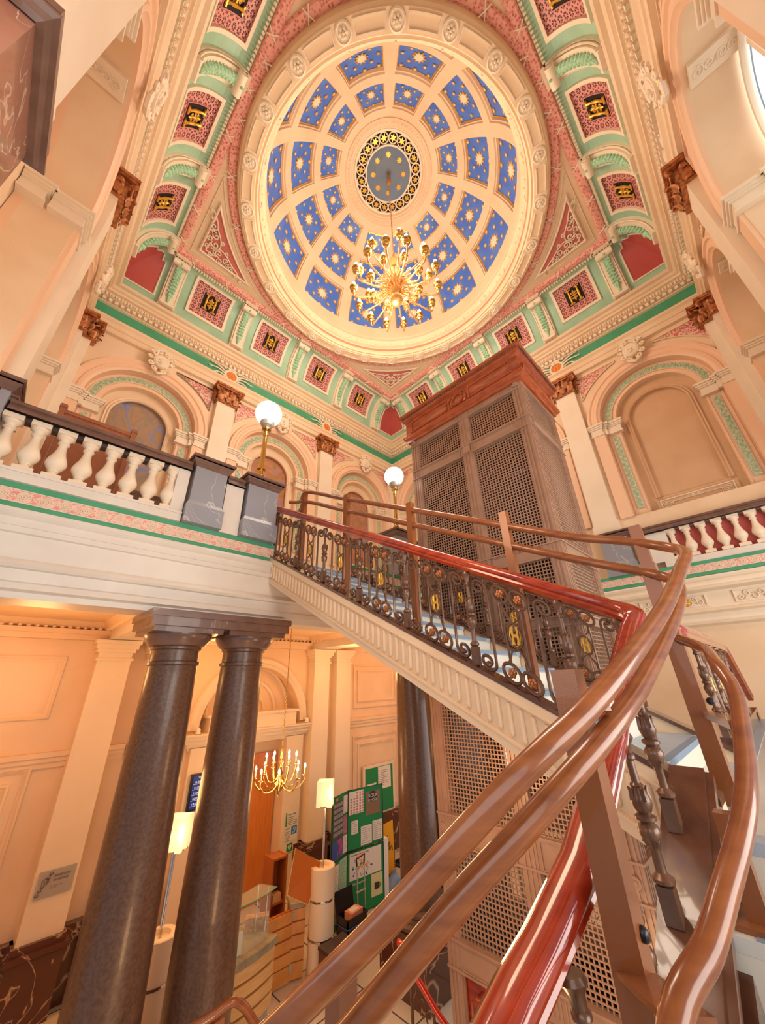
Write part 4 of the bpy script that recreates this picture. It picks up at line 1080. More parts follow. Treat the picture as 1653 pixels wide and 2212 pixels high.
for k in range(5):
    q = MB(); q.box(0, .35, -5.19, -3.1, -.04, 0, 0); q.box(0, .02, -5.2, -3.1, 0, .129, 1); q.build('step', [landm, riser], R2, (3.4+.30*k, 0, LZ-.17*(k+1)), smooth=0)
# ------------------------------------------------------------------ ironwork
def iron_baluster(H=.72):
    b = MB(); k = H/.72
    b.box(-.026, .026, -.026, .026, 0, .13*k)
    b.lathe([(r_, z*k) for r_, z in ((.020, .13), (.034, .14), (.036, .155), (.026, .165), (.018, .175), (.017, .25), (.022, .27), (.034, .30), (.038, .325), (.030, .345), (.022, .355), (.036, .365), (.036, .378), (.022, .388), (.028, .40), (.036, .43), (.030, .46), (.020, .49), (.024, .50), (.016, .51), (.015, .60), (.024, .61), (.024, .625), (.018, .635), (.022, .67), (.036, .70), (.03, .72))], n=14)
    for j in range(4):
        a = j*PI/2+PI/4; d = V(math.cos(a), math.sin(a), 0)
        b.tube([d*.018+V(0, 0, .27*k), d*.028+V(0, 0, .30*k), d*.036+V(0, 0, .285*k)], [.012, .010, .004], 5); b.tube([d*.03+V(0, 0, .44*k), d*.028+V(0, 0, .475*k), d*.036+V(0, 0, .495*k)], [.012, .010, .004], 5)
    return b
def iron_panel(slope, L=.68, H=.70, big=True):
    b = MB(); FLP = []; md = MB()
    def P(s, v, y=0): return V(s, y, v+slope*s)
    def strip(pts, r_=.012): b.tube([P(*q) for q in pts], r_, 6)
    rs = .062
    for s0, sg in ((.10, 1), (L-.10, -1)):
        # upright with scroll at each end turning outward
        sp_ = spiral(s0-sg*.0, H-rs-.01, rs, .014, 0 if sg > 0 else PI, sg*1.4, 24); sp_ = [(x, z) for x, z in sp_]
        x_e = s0+sg*rs
        strip([(x_e, rs+.01)]+[(x_e, H-rs-.01)]); b.tube([P(x, z) for x, z in sp_], [.013]*20+[.018]*5, 6)
        b.tube([P(x, z) for x, z in spiral(s0, rs+.01, rs, .014, 0 if sg > 0 else PI, -sg*1.4, 24)], [.013]*20+[.018]*5, 6)
    c1, c2 = L/2-.067, L/2+.067
    for c in (c1, c2):
        for v in (H-rs-.01, rs+.01):
            b.tube([P(c+rs*math.cos(t*PI/10), v+rs*math.sin(t*PI/10)) for t in range(20)], .013, 6, closed=True)
            o = P(c, v)
            FLP.append(o)
        strip([(c, 2*rs+.02), (c, H-2*rs-.02)], .009)
        b.sphere(P(c, 2*rs+.025), .016, 6); b.sphere(P(c, H-2*rs-.025), .016, 6)
    m_ = H/2
    for sg in (-1, 1):
        strip(crom([(L/2-.060, m_+.20*sg), (L/2-.03, m_+.11*sg), (L/2, m_+.095*sg), (L/2+.03, m_+.11*sg), (L/2+.060, m_+.20*sg)], 3) if False else [(L/2-.062, m_+.19*sg), (L/2-.045, m_+.13*sg), (L/2, m_+.085*sg), (L/2+.045, m_+.13*sg), (L/2+.062, m_+.19*sg)], .008)
    b.tube([P(L/2+.052*math.cos(t*PI/12), m_+.082*math.sin(t*PI/12)) for t in range(24)], .009, 6, closed=True)
    o = P(L/2, m_)
    for sg in (-1, 1): md.tube([o+V(sg*.02, 0, -.06), o+V(sg*.022, 0, -.03), o+V(sg*.016, 0, 0), o+V(sg*.022, 0, .03), o+V(sg*.02, 0, .06)], [.015, .010, .009, .010, .015], 6)
    md.tube([o+V(.040*math.cos(t*PI/12), 0, .072*math.sin(t*PI/12)) for t in range(24)], .004, 5, closed=True); md.tube([o+V(-.02, 0, 0), o+V(.02, 0, 0)], .010, 6); md.sphere(o, .014, 6)
    for sg in (-1, 1):
        for sz in (-1, 1): md.tube([o+V(sg*.032, 0, sz*.058), o+V(sg*.008, 0, sz*.058)], .007, 5)
    return b, FLP, md
IB = {}
FB = None
def flower_mb():
    f = MB()
    for i in range(6): f.sphere(V(.022*math.cos(i*PI/3), 0, .022*math.sin(i*PI/3)), .015, 6)
    f.sphere((0, 0, 0), .015, 6); f.tube([V(0, -.016, 0), V(0, .016, 0)], .010, 6); return f
def iron_run(root, name, slope, n, base, rz, H, extra_end=True, L=.68):
    # base: world point of first baluster foot; rz: direction of local +x
    d = V(math.cos(rz), math.sin(rz), 0)
    for i in range(n+1 if extra_end else n):
        c = base+d*(i*L)+V(0, 0, slope*i*L)
        key = ('b', H)
        if key not in IB: IB[key] = iron_baluster(H+.02).build('iron_baluster', iron, root, c, rz)
        else: dup(IB[key], root, c, rz)
    for i in range(n):
        c = base+d*(i*L)+V(0, 0, slope*i*L)
        key = ('p', slope, H)
        if key not in IB:
            b, f_, md = iron_panel(slope, L, H); o = b.build('scroll_panel', iron, root, c, rz); fo = flower_mb().build('flower_boss', bronze, o, f_[0]); [dup(fo, o, w_) for w_ in f_[1:]]
            g = md.build('gilt_monogram', gold, o); g['label'] = 'gilded letter H'; IB[key] = o
        else: copy_tree(IB[key], root, c, rz)
HR = [(-.05, 0), (-.056, .02), (-.046, .048), (-.02, .062), (.02, .062), (.046, .048), (.056, .02), (.05, 0), (.038, -.008), (.044, -.026), (.03, -.05), (-.03, -.05), (-.044, -.026), (-.038, -.008)]
def handrail(root, pts, name='handrail', m_=redwood, sc=1.0):
    q = MB(); pr = [(a*sc, b*sc) for a, b in HR]; pr.append(pr[0]); q.sweep(pr, pts, (0, 0, 1)); return q.build(name, m_, root, smooth=50)
RA = empty('iron_balustrade', (0, 0, 0)); tag(RA, 'brown scrollwork iron balustrade with red mahogany handrail on the open side of the upper flight', 'balustrade')
iron_run(RA, 'a', SL, 6, V(SX0, -2.66, zs(-2.66)), PI/2, .70)
iron_run(RA, 'a2', SL, 0, V(SX0, -2.98, zs(-2.98)), PI/2, .70)
def zr(y): return 5.49+.515*(y+.8)
top = [V(SX0, y, zr(y)) for y in (1.40, .6, 0, -.6, -1.2, -1.8, -2.4, -2.8)]
corner = crom([V(SX0, -2.8, zr(-2.8)), V(SX0-.005, -2.98, zr(-2.98)), V(-1.76, -3.09, 4.30), V(-1.88, -3.075, 4.20), V(-2.163, -3.054, 4.016)], 6)
low = [V(-2.509, -3.042, 3.771), V(-2.751, -3.013, 3.599), V(-2.954, -2.996, 3.48), V(-3.145, -2.949, 3.37), V(-3.259, -2.925, 3.318), V(-3.7, -2.90, 3.16), V(-4.6, -2.86, 2.72)]
handrail(RA, top+corner[1:]+low, m_=redwood)
q = MB(); q.tube([V(SX0, 1.40, zr(1.4)-.03), V(SX0, 1.40, zs(1.4)-.1)], .03, 8); q.build('end_post', iron, RA)
LB = empty('iron_balustrade', (0, 0, 0)); tag(LB, 'turned iron balusters under the red rail of the lower flight, nearest the viewer', 'balustrade')
RZX = [(q_.x, q_.y, q_.z) for q_ in (corner[-4:]+low)]
def rail_at(x):
    for (a, ya, za), (b, yb, zb_) in zip(RZX, RZX[1:]):
        if b <= x <= a: t_ = (x-a)/(b-a); return ya+(yb-ya)*t_, za+(zb_-za)*t_
    return RZX[0][1], RZX[0][2]
LBB = None
for i in range(8):
    x = -2.06-.34*i; y_, zt_ = rail_at(x); z0_ = zl(x)-.01; yb_ = -3.06
    o = iron_baluster(.68).build('iron_baluster', iron, LB, (x, yb_, z0_)) if LBB is None else dup(LBB, LB, (x, yb_, z0_))
    LBB = LBB or o; o.scale = (1, 1, (zt_-.045-z0_)/.70); o.rotation_euler = (-math.atan2(y_-yb_, .6), 0, 0)
IN = empty('iron_balustrade', (0, 0, 0)); tag(IN, 'brown scrollwork iron balustrade between the upper flight and the lift cage', 'balustrade')
iron_run(IN, 'i', SL, 6, V(SX1, -2.66, zs(-2.66)), PI/2, .70)
handrail(IN, [V(SX1, y, zr(y)) for y in (1.4, 0, -1.4, -2.8)]+crom([V(SX1, -2.8, zr(-2.8)), V(SX1+.01, -2.98, zr(-2.98)), V(SX1+.12, -3.06, 4.33), V(.1, -3.07, 4.33)], 5)[1:]+[V(3.1, -3.07, 4.33)]+crom([V(3.1, -3.07, 4.33), V(3.4, -3.07, 4.30), V(3.8, -3.07, 4.08), V(4.6, -3.07, 3.62)], 5)[1:])
FR = empty('iron_balustrade', (0, 0, 0)); tag(FR, 'iron balustrade along the far edge of the landing in front of the plain wall', 'balustrade')
iron_run(FR, 'f', 0, 4, V(.35, -3.07, 3.55), 0, .70)
q = MB(); q.box(-.2, 3.3, -3.16, -2.98, 3.40, 3.52); q.box(-.2, 3.3, -3.18, -2.96, 3.52, 3.55)
q.tube([V(3.3, -3.17, 3.40+.0), V(3.3, -2.97, 3.40)], .15, 16); q.build('curb', strg, FR)
# ------------------------------------------------------------------ security rails (square posts and round tubes)
SR = empty('guard_rail', (0, 0, 0)); tag(SR, 'modern brown guard rail of square posts and two shiny round tubes along the stairs', 'railing')
posts = [(-1.5, .95, 6.83, 5.3), (-1.5, -.13, 6.36, 4.9), (-1.5, -1.25, 5.81, 4.3), (-1.5, -2.31, 5.32, 3.85), (-1.5, -3.2, 4.90, 3.3)]
for x, y, zt, zb in posts:
    q = MB(); q.box(-.033, .033, -.033, .033, zb-zt, 0); q.build('post', postm, SR, (x, y, zt))
q = MB(); q.box(-.042, .042, -.042, .042, 3.3-4.9, -.26); q.build('post_sleeve', postm, SR, (-1.5, -3.2, 4.90))
q = MB(); q.box(-.037, .037, -.037, .037, -1.7, 0); q.xf(Matrix.Rotation(.0, 4, 'Z')); q.build('post', postm, SR, (-3.00, -3.108, 4.02))
U = [V(-1.62, 1.22, 6.72), V(-1.52, 1.05, 6.70)]+[V(-1.5, y, 5.43+.505*(y+1.85)) for y in (.9, 0, -1, -2, -2.8)]+[V(-1.5, -3.1, 4.83), V(-1.57, -3.34, 4.70), V(-1.753, -3.419, 4.602), V(-2.026, -3.396, 4.464), V(-2.542, -3.339, 4.217), V(-3.106, -3.222, 3.954), V(-3.377, -3.07, 3.781), V(-3.53, -2.812, 3.532), V(-3.654, -2.614, 3.354), V(-3.752, -2.419, 3.187)]
Lw = [V(-1.62, 1.22, 6.53), V(-1.52, 1.05, 6.52)]+[V(-1.5, y, 5.25+.505*(y+1.85)) for y in (.9, 0, -1, -2, -2.8)]+[V(-1.5, -3.05, 4.65), V(-1.57, -3.27, 4.53), V(-1.76, -3.34, 4.43), V(-2.114, -3.33, 4.263), V(-2.724, -3.249, 3.981), V(-3.099, -3.18, 3.833), V(-3.279, -3.069, 3.704), V(-3.424, -2.91, 3.544), V(-3.522, -2.741, 3.369), V(-3.606, -2.574, 3.198)]
q = MB(); q.tube(crom(U, 5), .0295, 16); q.build('upper_tube', wood, SR)
q = MB(); q.tube(crom(Lw, 5), .0295, 16); q.build('lower_tube', wood, SR)
T3 = [V(-1.42, -1.8, 4.92), V(-1.42, -2.9, 4.36), V(-1.47, -3.15, 4.22), V(-1.68, -3.33, 4.12), V(-2.029, -3.391, 4.038), V(-2.198, -3.431, 3.931), V(-2.487, -3.426, 3.795), V(-2.719, -3.413, 3.702), V(-2.886, -3.382, 3.627), V(-3.02, -3.344, 3.561), V(-3.126, -3.309, 3.503), V(-3.261, -3.255, 3.438), V(-3.40, -3.24, 3.30), V(-3.7, -3.25, 3.08), V(-4.3, -3.25, 2.78)]
q = MB(); q.tube(crom(T3, 5), .0255, 16); q.build('inner_handrail', wood, SR)
q = MB(); q.bar((-1.55, -3.24, 3.80), (-2.38, -3.42, 3.83), .05, .03); q.build('bracket', postm, SR)
q = MB(); q.bar((-3.02, -3.12, 3.36), (-3.22, -3.27, 3.43), .09, .012); q.build('bracket', postm, SR); q = MB(); q.bar((-3.0, -3.11, 3.90), (-3.05, -3.20, 3.92), .06, .02); q.build('bracket', postm, SR)
q = MB(); q.sphere((-2.995, -3.148, 3.43), .014, 10, sz=1.2); q.build('bolt_cap', black, SR); q = MB(); q.sphere((-1.5, -3.265, 3.86), .02, 8); q.build('bolt_cap', black, SR)
q = MB(); q.box(-.03, .03, -.03, .03, 0, .30); q.box(-.08, .08, -.06, .06, -.005, .012); q.build('short_post', postm, SR, (-2.24, -3.27, 3.235)); q = MB(); q.sphere((0, 0, 0), .014, 8); q.build('bolt_cap', black, SR, (-2.19, -3.31, 3.25))
# ------------------------------------------------------------------ lift cage
X0, X1, Y0, Y1, ZT = 0.0, 1.19, -2.25, -.12, 8.0
LT = empty('lift_cage', (0, 0, 0)); tag(LT, 'tall wrought lift cage with wire mesh panels and red brown moulded crown', 'lift')
def fluted_post(x0, x1, y0, y1, z0, z1, axis, face):
    q = MB(); q.box(x0, x1, y0, y1, z0, z1)
    return q
q = MB()
PW = .16
cs = [(X0, Y0), (X1-PW, Y0), (X0, Y1-PW), (X1-PW, Y1-PW)]
for x, y in cs:
    q = MB(); q.box(x, x+PW, y, y+PW, 0, ZT)
    for i in range(3):
        for (a, b, c, d) in ((x-.012, x, y+.025+i*.045, y+.045+i*.045), (x+.025+i*.045, x+.045+i*.045, y-.012, y)): q.box(a, b, c, d, .1, ZT-.12)
    q.build('corner_post', liftm, LT, smooth=0)
q = MB(); q.box(X0-.01, X0+.08, -1.33, -1.15, 1.3, ZT)
for i in range(3): q.box(X0-.020, X0-.01, -1.30+i*.05, -1.28+i*.05, 1.35, ZT-.1)
q.build('middle_post', liftm, LT, smooth=0)
def railx(z0, z1):
    q = MB()
    q.box(X0-.004, X0+.08, Y0-.004, Y1, z0, z1); q.box(X0-.026, X0, Y0-.026, Y1, z0+.001, z0+.02); q.box(X0-.026, X0, Y0-.026, Y1, z1-.02, z1-.001)
    q.box(X0+.08, X1, Y0-.004, Y0+.08, z0, z1); q.box(X0, X1, Y0-.026, Y0, z0+.001, z0+.02); q.box(X0, X1, Y0-.026, Y0, z1-.02, z1-.001)
    q.box(X0+.08, X1, Y1-.08, Y1, z0, z1); q.box(X1-.08, X1, Y0+.08, Y1-.08, z0, z1)
    for a, b in ((Y0+.2, -1.38), (-1.10, Y1-.2)):
        if z1-z0 > .12: q.sweep([(0, 0), (0, .014), (.012, .014), (.012, 0)], [V(X0-.004, b, z0+.035), V(X0-.004, a, z0+.035), V(X0-.004, a, z1-.035), V(X0-.004, b, z1-.035)], (-1, 0, 0), closed=True)
    q.build('cross_rail', liftm, LT, smooth=0)
for a, b in [(1.28, 1.52), (2.30, 2.58), (5.28, 5.46), (4.50, 4.62), (7.16, 7.34), (7.84, 8.0), (0, .12)]: railx(a, b)
def meshpanel(a, b, z0, z1, face, cell=.042, wr=.0062):
    q = MB(); n = int((b-a)/cell); m_ = int((z1-z0)/cell)
    for i in range(n+1):
        u = a+(b-a)*i/n
        if face == 'x': q.box(X0+.035, X0+.035+wr*2, u-wr, u+wr, z0, z1)
        elif face == 'y': q.box(u-wr, u+wr, Y0+.035, Y0+.035+wr*2, z0, z1)
        elif face == 'Y': q.box(u-wr, u+wr, Y1-.05, Y1-.05+wr*2, z0, z1)
    for j in range(m_+1):
        z = z0+(z1-z0)*j/m_
        if face == 'x': q.box(X0+.032, X0+.032+wr*2, a, b, z-wr, z+wr)
        elif face == 'y': q.box(a, b, Y0+.032, Y0+.032+wr*2, z-wr, z+wr)
        else: q.box(a, b, Y1-.05, Y1-.05+wr*2, z-wr, z+wr)
    return q.build('wire_mesh', wire, LT, smooth=0)
for z0, z1 in ((1.52, 2.30), (2.58, 4.50), (4.62, 5.28), (5.46, 7.16), (7.34, 7.84)):
    for a, b in ((Y0+PW, -1.33), (-1.15, Y1-PW)):
        meshpanel(a, b, z0, z1, 'x')
    meshpanel(X0+PW, X1-PW, z0, z1, 'y')
# corner bosses
q = MB()
for y in (Y0+.08, Y1-.08):
    for z in (2.44, 7.92): q = MB(); q.tube([V(X0-.0, y, z), V(X0-.03, y, z)], .045, 14); q.tube([V(X0-.03, y, z), V(X0-.038, y, z)], .02, 10); q.build('round_boss', liftm, LT)
q = MB(); q.box(X0-.03, X0, -1.30, -1.18, 7.19, 7.31); q.build('square_boss', liftm, LT)
# crown
q = MB(); pth = [V(X0-.10, Y0-.10, ZT), V(X1+.10, Y0-.10, ZT), V(X1+.10, Y1+.10, ZT), V(X0-.10, Y1+.10, ZT)]
q.sweep([(-.12, -.04), (-.06, -.04), (-.05, .0), (-.02, .02), (0, .05), (0, .08), (-.03, .09), (-.05, .12), (-.05, .40), (-.03, .42), (.0, .44), (.02, .50), (.05, .52), (.05, .56), (.02, .58), (-.12, .58)], pth, (0, 0, 1), closed=True)
q.box(X0-.035, X1+.035, Y0-.035, Y1+.035, ZT-.02, ZT+.57)
q.sweep([(0, 0), (0, .015), (.02, .02), (.03, 0)], [V(X0-.05, -1.45, ZT+.16), V(X0-.05, Y0+.1, ZT+.16), V(X0-.05, Y0+.1, ZT+.36), V(X0-.05, -1.45, ZT+.36)], (-1, 0, 0), closed=True)
q.sweep([(0, 0), (0, .015), (.02, .02), (.03, 0)], [V(X0-.05, Y1-.1, ZT+.16), V(X0-.05, -.98, ZT+.16), V(X0-.05, -.98, ZT+.36), V(X0-.05, Y1-.1, ZT+.36)], (-1, 0, 0), closed=True)
q.sweep([(0, 0), (0, .015), (-.02, .02), (-.03, 0)], [V(X0+.1, Y0-.05, ZT+.16), V(X1-.1, Y0-.05, ZT+.16), V(X1-.1, Y0-.05, ZT+.36), V(X0+.1, Y0-.05, ZT+.36)], (0, -1, 0), closed=True)
q.tube([V(X0-.055, -1.215+.10*math.cos(t*PI/14), ZT+.26+.10*math.sin(t*PI/14)) for t in range(28)], .022, 8, closed=True)
for s_ in (-1, 1): q.tube([V(X0-.055, -1.215+s_*.17*math.cos(a), ZT+.26+.14*math.sin(a)) for a in [-.9+.18*j for j in range(11)]], .014, 6)
q.build('crown', liftc, LT)
q = MB(); y = Y0-.1
while y < Y1+.1: q.box(X0-.135, X0-.09, y, y+.022, ZT+.475, ZT+.505); y += .045
x = X0-.1
while x < X1+.1: q.box(x, x+.022, Y0-.135, Y0-.09, ZT+.475, ZT+.505); x += .045
q.build('crown_dentils', brown, LT, smooth=0)
# inside: dark backs added as shade, guide rails, bright panes, glowing reflection strips
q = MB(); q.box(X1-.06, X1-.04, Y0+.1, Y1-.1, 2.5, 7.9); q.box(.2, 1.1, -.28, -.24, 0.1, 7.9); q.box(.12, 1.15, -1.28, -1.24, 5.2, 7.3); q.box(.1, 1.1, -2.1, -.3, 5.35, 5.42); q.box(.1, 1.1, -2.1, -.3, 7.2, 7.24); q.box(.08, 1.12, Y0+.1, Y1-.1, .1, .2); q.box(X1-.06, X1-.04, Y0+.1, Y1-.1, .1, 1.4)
q.build('dark_backing', mat('lift_shaft_shade', '2E201B', .5), LT, smooth=0)  # near-black sheets standing in for the unlit shaft
q = MB()
for y in (-.6, -1.9): q.tube([V(.9, y, .2), V(.9, y, 7.9)], .02, 8)
q.tube([V(.55, -1.1, .2), V(.55, -1.1, 7.9)], .012, 6); q.bar((.3, -.6, 7.3), (.9, -1.1, 7.9), .05, .05); q.bar((.3, -1.6, 7.3), (.9, -2.0, 7.85), .05, .05)
q.build('guide_rail', silver, LT)
q = MB(); q.box(1.10, 1.12, -.70, -.50, 2.7, 4.2); q.box(1.10, 1.12, -.74, -.52, 1.6, 2.2); q.build('bright_pane', glow_w, LT, smooth=0)
q = MB(); q.box(.40, .43, -2.10, -2.07, 5.6, 7.1); q.box(.50, .53, -2.10, -2.07, 5.9, 7.0); q.build('reflection_streak', glow_w, LT, smooth=0)  # glowing strips added to give the white reflection streaks
q = MB()
y = Y1-.25
while y > Y0+.2:
    q.tube(crom([V(.0, y, .15), V(.0, y, 1.0), V(0, y-.03, 1.12), V(0, y-.08, 1.15), V(0, y-.13, 1.05), V(0, y-.13, .15)], 4), .009, 5)
    q.lathe([(.0, -.2), (.05, -.22), (.035, -.14), (.022, -.1), (.034, -.05), (.03, 0), (.012, .03), (0, .06)], (-.02, y-.22, 1.05), 10); q.tube([V(0, y-.22, 1.1), V(0, y-.22, .15)], .008, 5)
    y -= .30
q.build('tassel_grille', bronze, LT)
q = MB(); q.box(.06, .08, Y0+.16, Y1-.16, .12, 1.28); q.build('red_backing', redwood, LT, smooth=0)
# ------------------------------------------------------------------ globe lamps
def globe_lamp(x, y, z, label):
    t = empty('globe_lamp', (x, y, z)); tag(t, label, 'lamp', 'globe lamps on the gallery pedestals')
    q = MB(); q.lathe([(.0, 0), (.16, 0), (.16, .03), (.12, .05), (.13, .07), (.10, .10), (.07, .13), (.075, .16), (.055, .18), (.05, .26), (.055, .27), (.085, .28), (.085, .30), (.045, .31), (.04, .34)], n=20)
    for i in range(16): q.sphere((.14*math.cos(i*PI/8), .14*math.sin(i*PI/8), .04), .018, 6)
    q.build('base', brass, t)
    q = MB(); q.lathe([(.042, .32), (.036, .98), (.045, .99), (.045, 1.02), (.034, 1.03), (.034, 1.08), (.05, 1.10), (.08, 1.12), (.08, 1.14), (.04, 1.15), (.03, 1.18)], n=18)
    q.build('stem', brass, t)
    q = MB(); q.lathe([(.03, 1.17), (.06, 1.19), (.10, 1.21), (.125, 1.26), (.125, 1.31), (.10, 1.31)], n=20)
    q.build('gallery_cup', silver, t)
    q = MB(); q.sphere((0, 0, 1.49), .235, 28); q.build('globe', globe, t)
    point('globe_light', (x, y-.35, z+1.35), 16, (1, .95, .88), .2)
globe_lamp(-2.05, GY+.18, 7.0, 'brass lamp with lit white globe on the nearer grey pedestal')
globe_lamp(1.26, GY+.18, 7.0, 'brass lamp with lit white globe beside the lift crown, farther away')
# ------------------------------------------------------------------ great chandelier
CH = empty('chandelier', (0, 0, 12.15)); tag(CH, 'large brass chandelier with many lit arms hanging under the painted dome', 'chandelier')
q = MB(); q.sphere((0, 0, .02), .16, 18)
q.lathe([(.05, .15), (.12, .20), (.16, .26), (.16, .32), (.08, .38), (.05, .48), (.10, .55), (.20, .60), (.22, .66), (.12, .74), (.06, .85), (.10, .95), (.18, 1.02), (.16, 1.10), (.07, 1.18), (.05, 1.35), (.11, 1.45), (.12, 1.52), (.05, 1.60), (.03, 1.80)], n=20)
for i in range(24):
    a = i*PI/12; d = V(math.cos(a), math.sin(a), 0)
    q.tube(crom([d*.16+V(0, 0, .28), d*.30+V(0, 0, .22), d*.36+V(0, 0, .32)], 3), .012, 5); q.tube(crom([d*.2+V(0, 0, .64), d*.33+V(0, 0, .58), d*.36+V(0, 0, .68)], 3), .012, 5)
q.build('stem', chgold, CH)
q = MB(); 
for i in range(70):
    z = 1.75+i*.062; q.tube([V((.018 if i % 2 else 0)*math.cos(t*PI/4), (0 if i % 2 else .018)*math.cos(t*PI/4), z+.04*math.sin(t*PI/4)) for t in range(8)], .006, 4, closed=True)
q.lathe([(.03, 5.3), (.07, 5.4), (.07, 5.6), (.04, 5.7), (.05, 5.95), (.09, 6.03)], n=14); q.build('chain', chgold, CH)
def arm(R, z0, z1, drop):
    q = MB(); q.tube(crom([V(.12, 0, z0), V(.3*R+.1, 0, z0-drop), V(.68*R, 0, z0-drop*1.25), V(.95*R, 0, z1-.22), V(R, 0, z1-.06), V(R, 0, z1)], 6), .020, 6)
    q.tube([V(x, 0, z) for x, z in spiral(.45*R, z0-drop*.6, .09, .015, -PI/2, 1.2, 14)], .012, 5)
    h_ = MB(); h_.sphere((R, 0, z1+.06), .085, 12); h_.lathe([(.04, .0), (.10, .015), (.10, .025), (.03, .03)], (R, 0, z1+.13), 12)
    b_ = MB(); b_.lathe([(.022, 0), (.022, .09), (0.0, .09)], (R, 0, z1+.16), 8); b_.lathe([(0, 0), (.036, .03), (.044, .06), (.03, .10), (0, .135)], (R, 0, z1+.24), 10, mi=1, cap=False)
    return q, h_, b_
for (n_, R, z0, z1, dp, ph) in ((14, 1.02, .42, .38, .20, .1), (8, .62, .55, .52, .16, .3), (8, .86, .78, .92, .1, .1)):
    a_, h_, b_ = arm(R, z0, z1, dp); A0 = None
    for i in range(n_):
        an = ph+2*PI*i/n_
        if A0 is None:
            A0 = a_.build('arm', chgold, CH, (0, 0, 0), an); h_.build('ball_holder', brass, A0); bb = b_.build('lit_candle', [white, bulb], A0)
        else: copy_tree(A0, CH, V(0, 0, 0), an)

# ================================================================== THE LOBBY BELOW THE GALLERY
def lbl(o, s): o['label'] = s; return o
# lobby chandelier
LC = empty('chandelier', (-.02, 3.5, 2.30)); tag(LC, 'small brass chandelier with candle bulbs hanging on a long chain in the lobby', 'chandelier')
q = MB(); q.lathe([(0, -.10), (.01, -.09), (.01, -.05), (.04, -.02), (.085, .03), (.085, .07), (.04, .13), (.02, .17), (.035, .21), (.05, .26), (.03, .31), (.02, .36), (.04, .42), (.03, .48), (.015, .54), (.025, .60), (.01, .66)], n=18); q.tube([V(.03*math.cos(t*PI/6), 0, -.12+.03*math.sin(t*PI/6)) for t in range(12)], .005, 5, closed=True); q.build('stem', brass, LC)
q = MB(); q.tube([V(0, 0, .66), V(0, 0, 2.84)], .005, 5)
for i in range(50): q.tube([V((.011 if i % 2 else 0)*math.cos(t*PI/3), (0 if i % 2 else .011)*math.cos(t*PI/3), .68+i*.043+.026*math.sin(t*PI/3)) for t in range(6)], .004, 4, closed=True)
q.build('chain', brass, LC)
for (n_, R, z0, z1, ph) in ((8, .44, .10, .17, .2), (6, .27, .22, .36, .5)):
    A0 = None
    for i in range(n_):
        an = ph+2*PI*i/n_
        if A0 is None:
            q = MB(); q.tube(crom([V(.03, 0, z0), V(R*.35, 0, z0-.10), V(R*.75, 0, z0-.10), V(R, 0, z1-.06), V(R, 0, z1)], 5), .010, 6); q.lathe([(.01, 0), (.04, .01), (.04, .018), (.015, .03)], (R, 0, z1), 10)
            A0 = q.build('arm', brass, LC, (0, 0, 0), an)
            q = MB(); q.lathe([(.013, .02), (.013, .12), (0, .12)], (R, 0, z1), 8); q.lathe([(0, 0), (.016, .02), (.020, .04), (.012, .065), (0, .085)], (R, 0, z1+.12), 8, mi=1, cap=False)
            q.build('lit_candle', [white, bulb], A0)
        else: copy_tree(A0, LC, V(0, 0, 0), an)
# round plinths with floor lamps
def lamp_plinth(x, y, lab, lab2):
    t = empty('round_plinth', (x, y, 0)); tag(t, lab, 'plinth')
    q = MB(); q.lathe([(.20, 0), (.20, 1.26), (.19, 1.27), (.12, 1.27), (.12, 1.22)], n=36); q.build('drum', cream2, t)
    for z in (.42, .86): q = MB(); q.lathe([(.203, z), (.204, z+.004), (.204, z+.026), (.203, z+.03)], n=36, cap=False); q.build('metal_ring', chrome, t)
    t = empty('standing_lamp', (x, y, 1.22)); tag(t, lab2, 'lamp')
    q = MB(); q.tube([V(-.012, 0, 0), V(-.012, 0, .84)], .011, 10); q.tube([V(.012, 0, 0), V(.012, 0, .84)], .011, 10); q.build('pole', chrome, t)
    q = MB()
    for i in range(4):
        a = PI/4+i*PI/2; c = V(.132*math.cos(a), .132*math.sin(a), 1.02); tg = V(-math.sin(a), math.cos(a), 0); nn = V(math.cos(a), math.sin(a), 0)
        q.obox(c, tg*.128, V(0, 0, .18), nn*.005)
    q.build('glass_panel', shade, t)
    q = MB(); q.lathe([(.0, .83), (.15, .84), (.16, .85), (.15, .86), (0, .85)], n=24)
    for i in range(4):
        a = i*PI/2; q.tube([V(.165*math.cos(a), .165*math.sin(a), .84), V(.165*math.cos(a), .165*math.sin(a), 1.2)], .005, 5)
    q.build('shade_frame', chrome, t)
    q = MB(); q.sphere((0, 0, 1.0), .045, 10, sz=1.6); q.build('lit_bulb', bulb, t)
    point('lamp_light', (x, y-.28, 2.25), 14, (1, .72, .42), .1)
lamp_plinth(.52, 2.83, 'cream round plinth with silver rings at the right end of the desk', 'chrome standing lamp with lit square shade, in front of the notice boards')
lamp_plinth(-1.93, 2.83, 'cream round plinth seen between the two left columns', 'chrome standing lamp with lit shade seen between the two left columns')
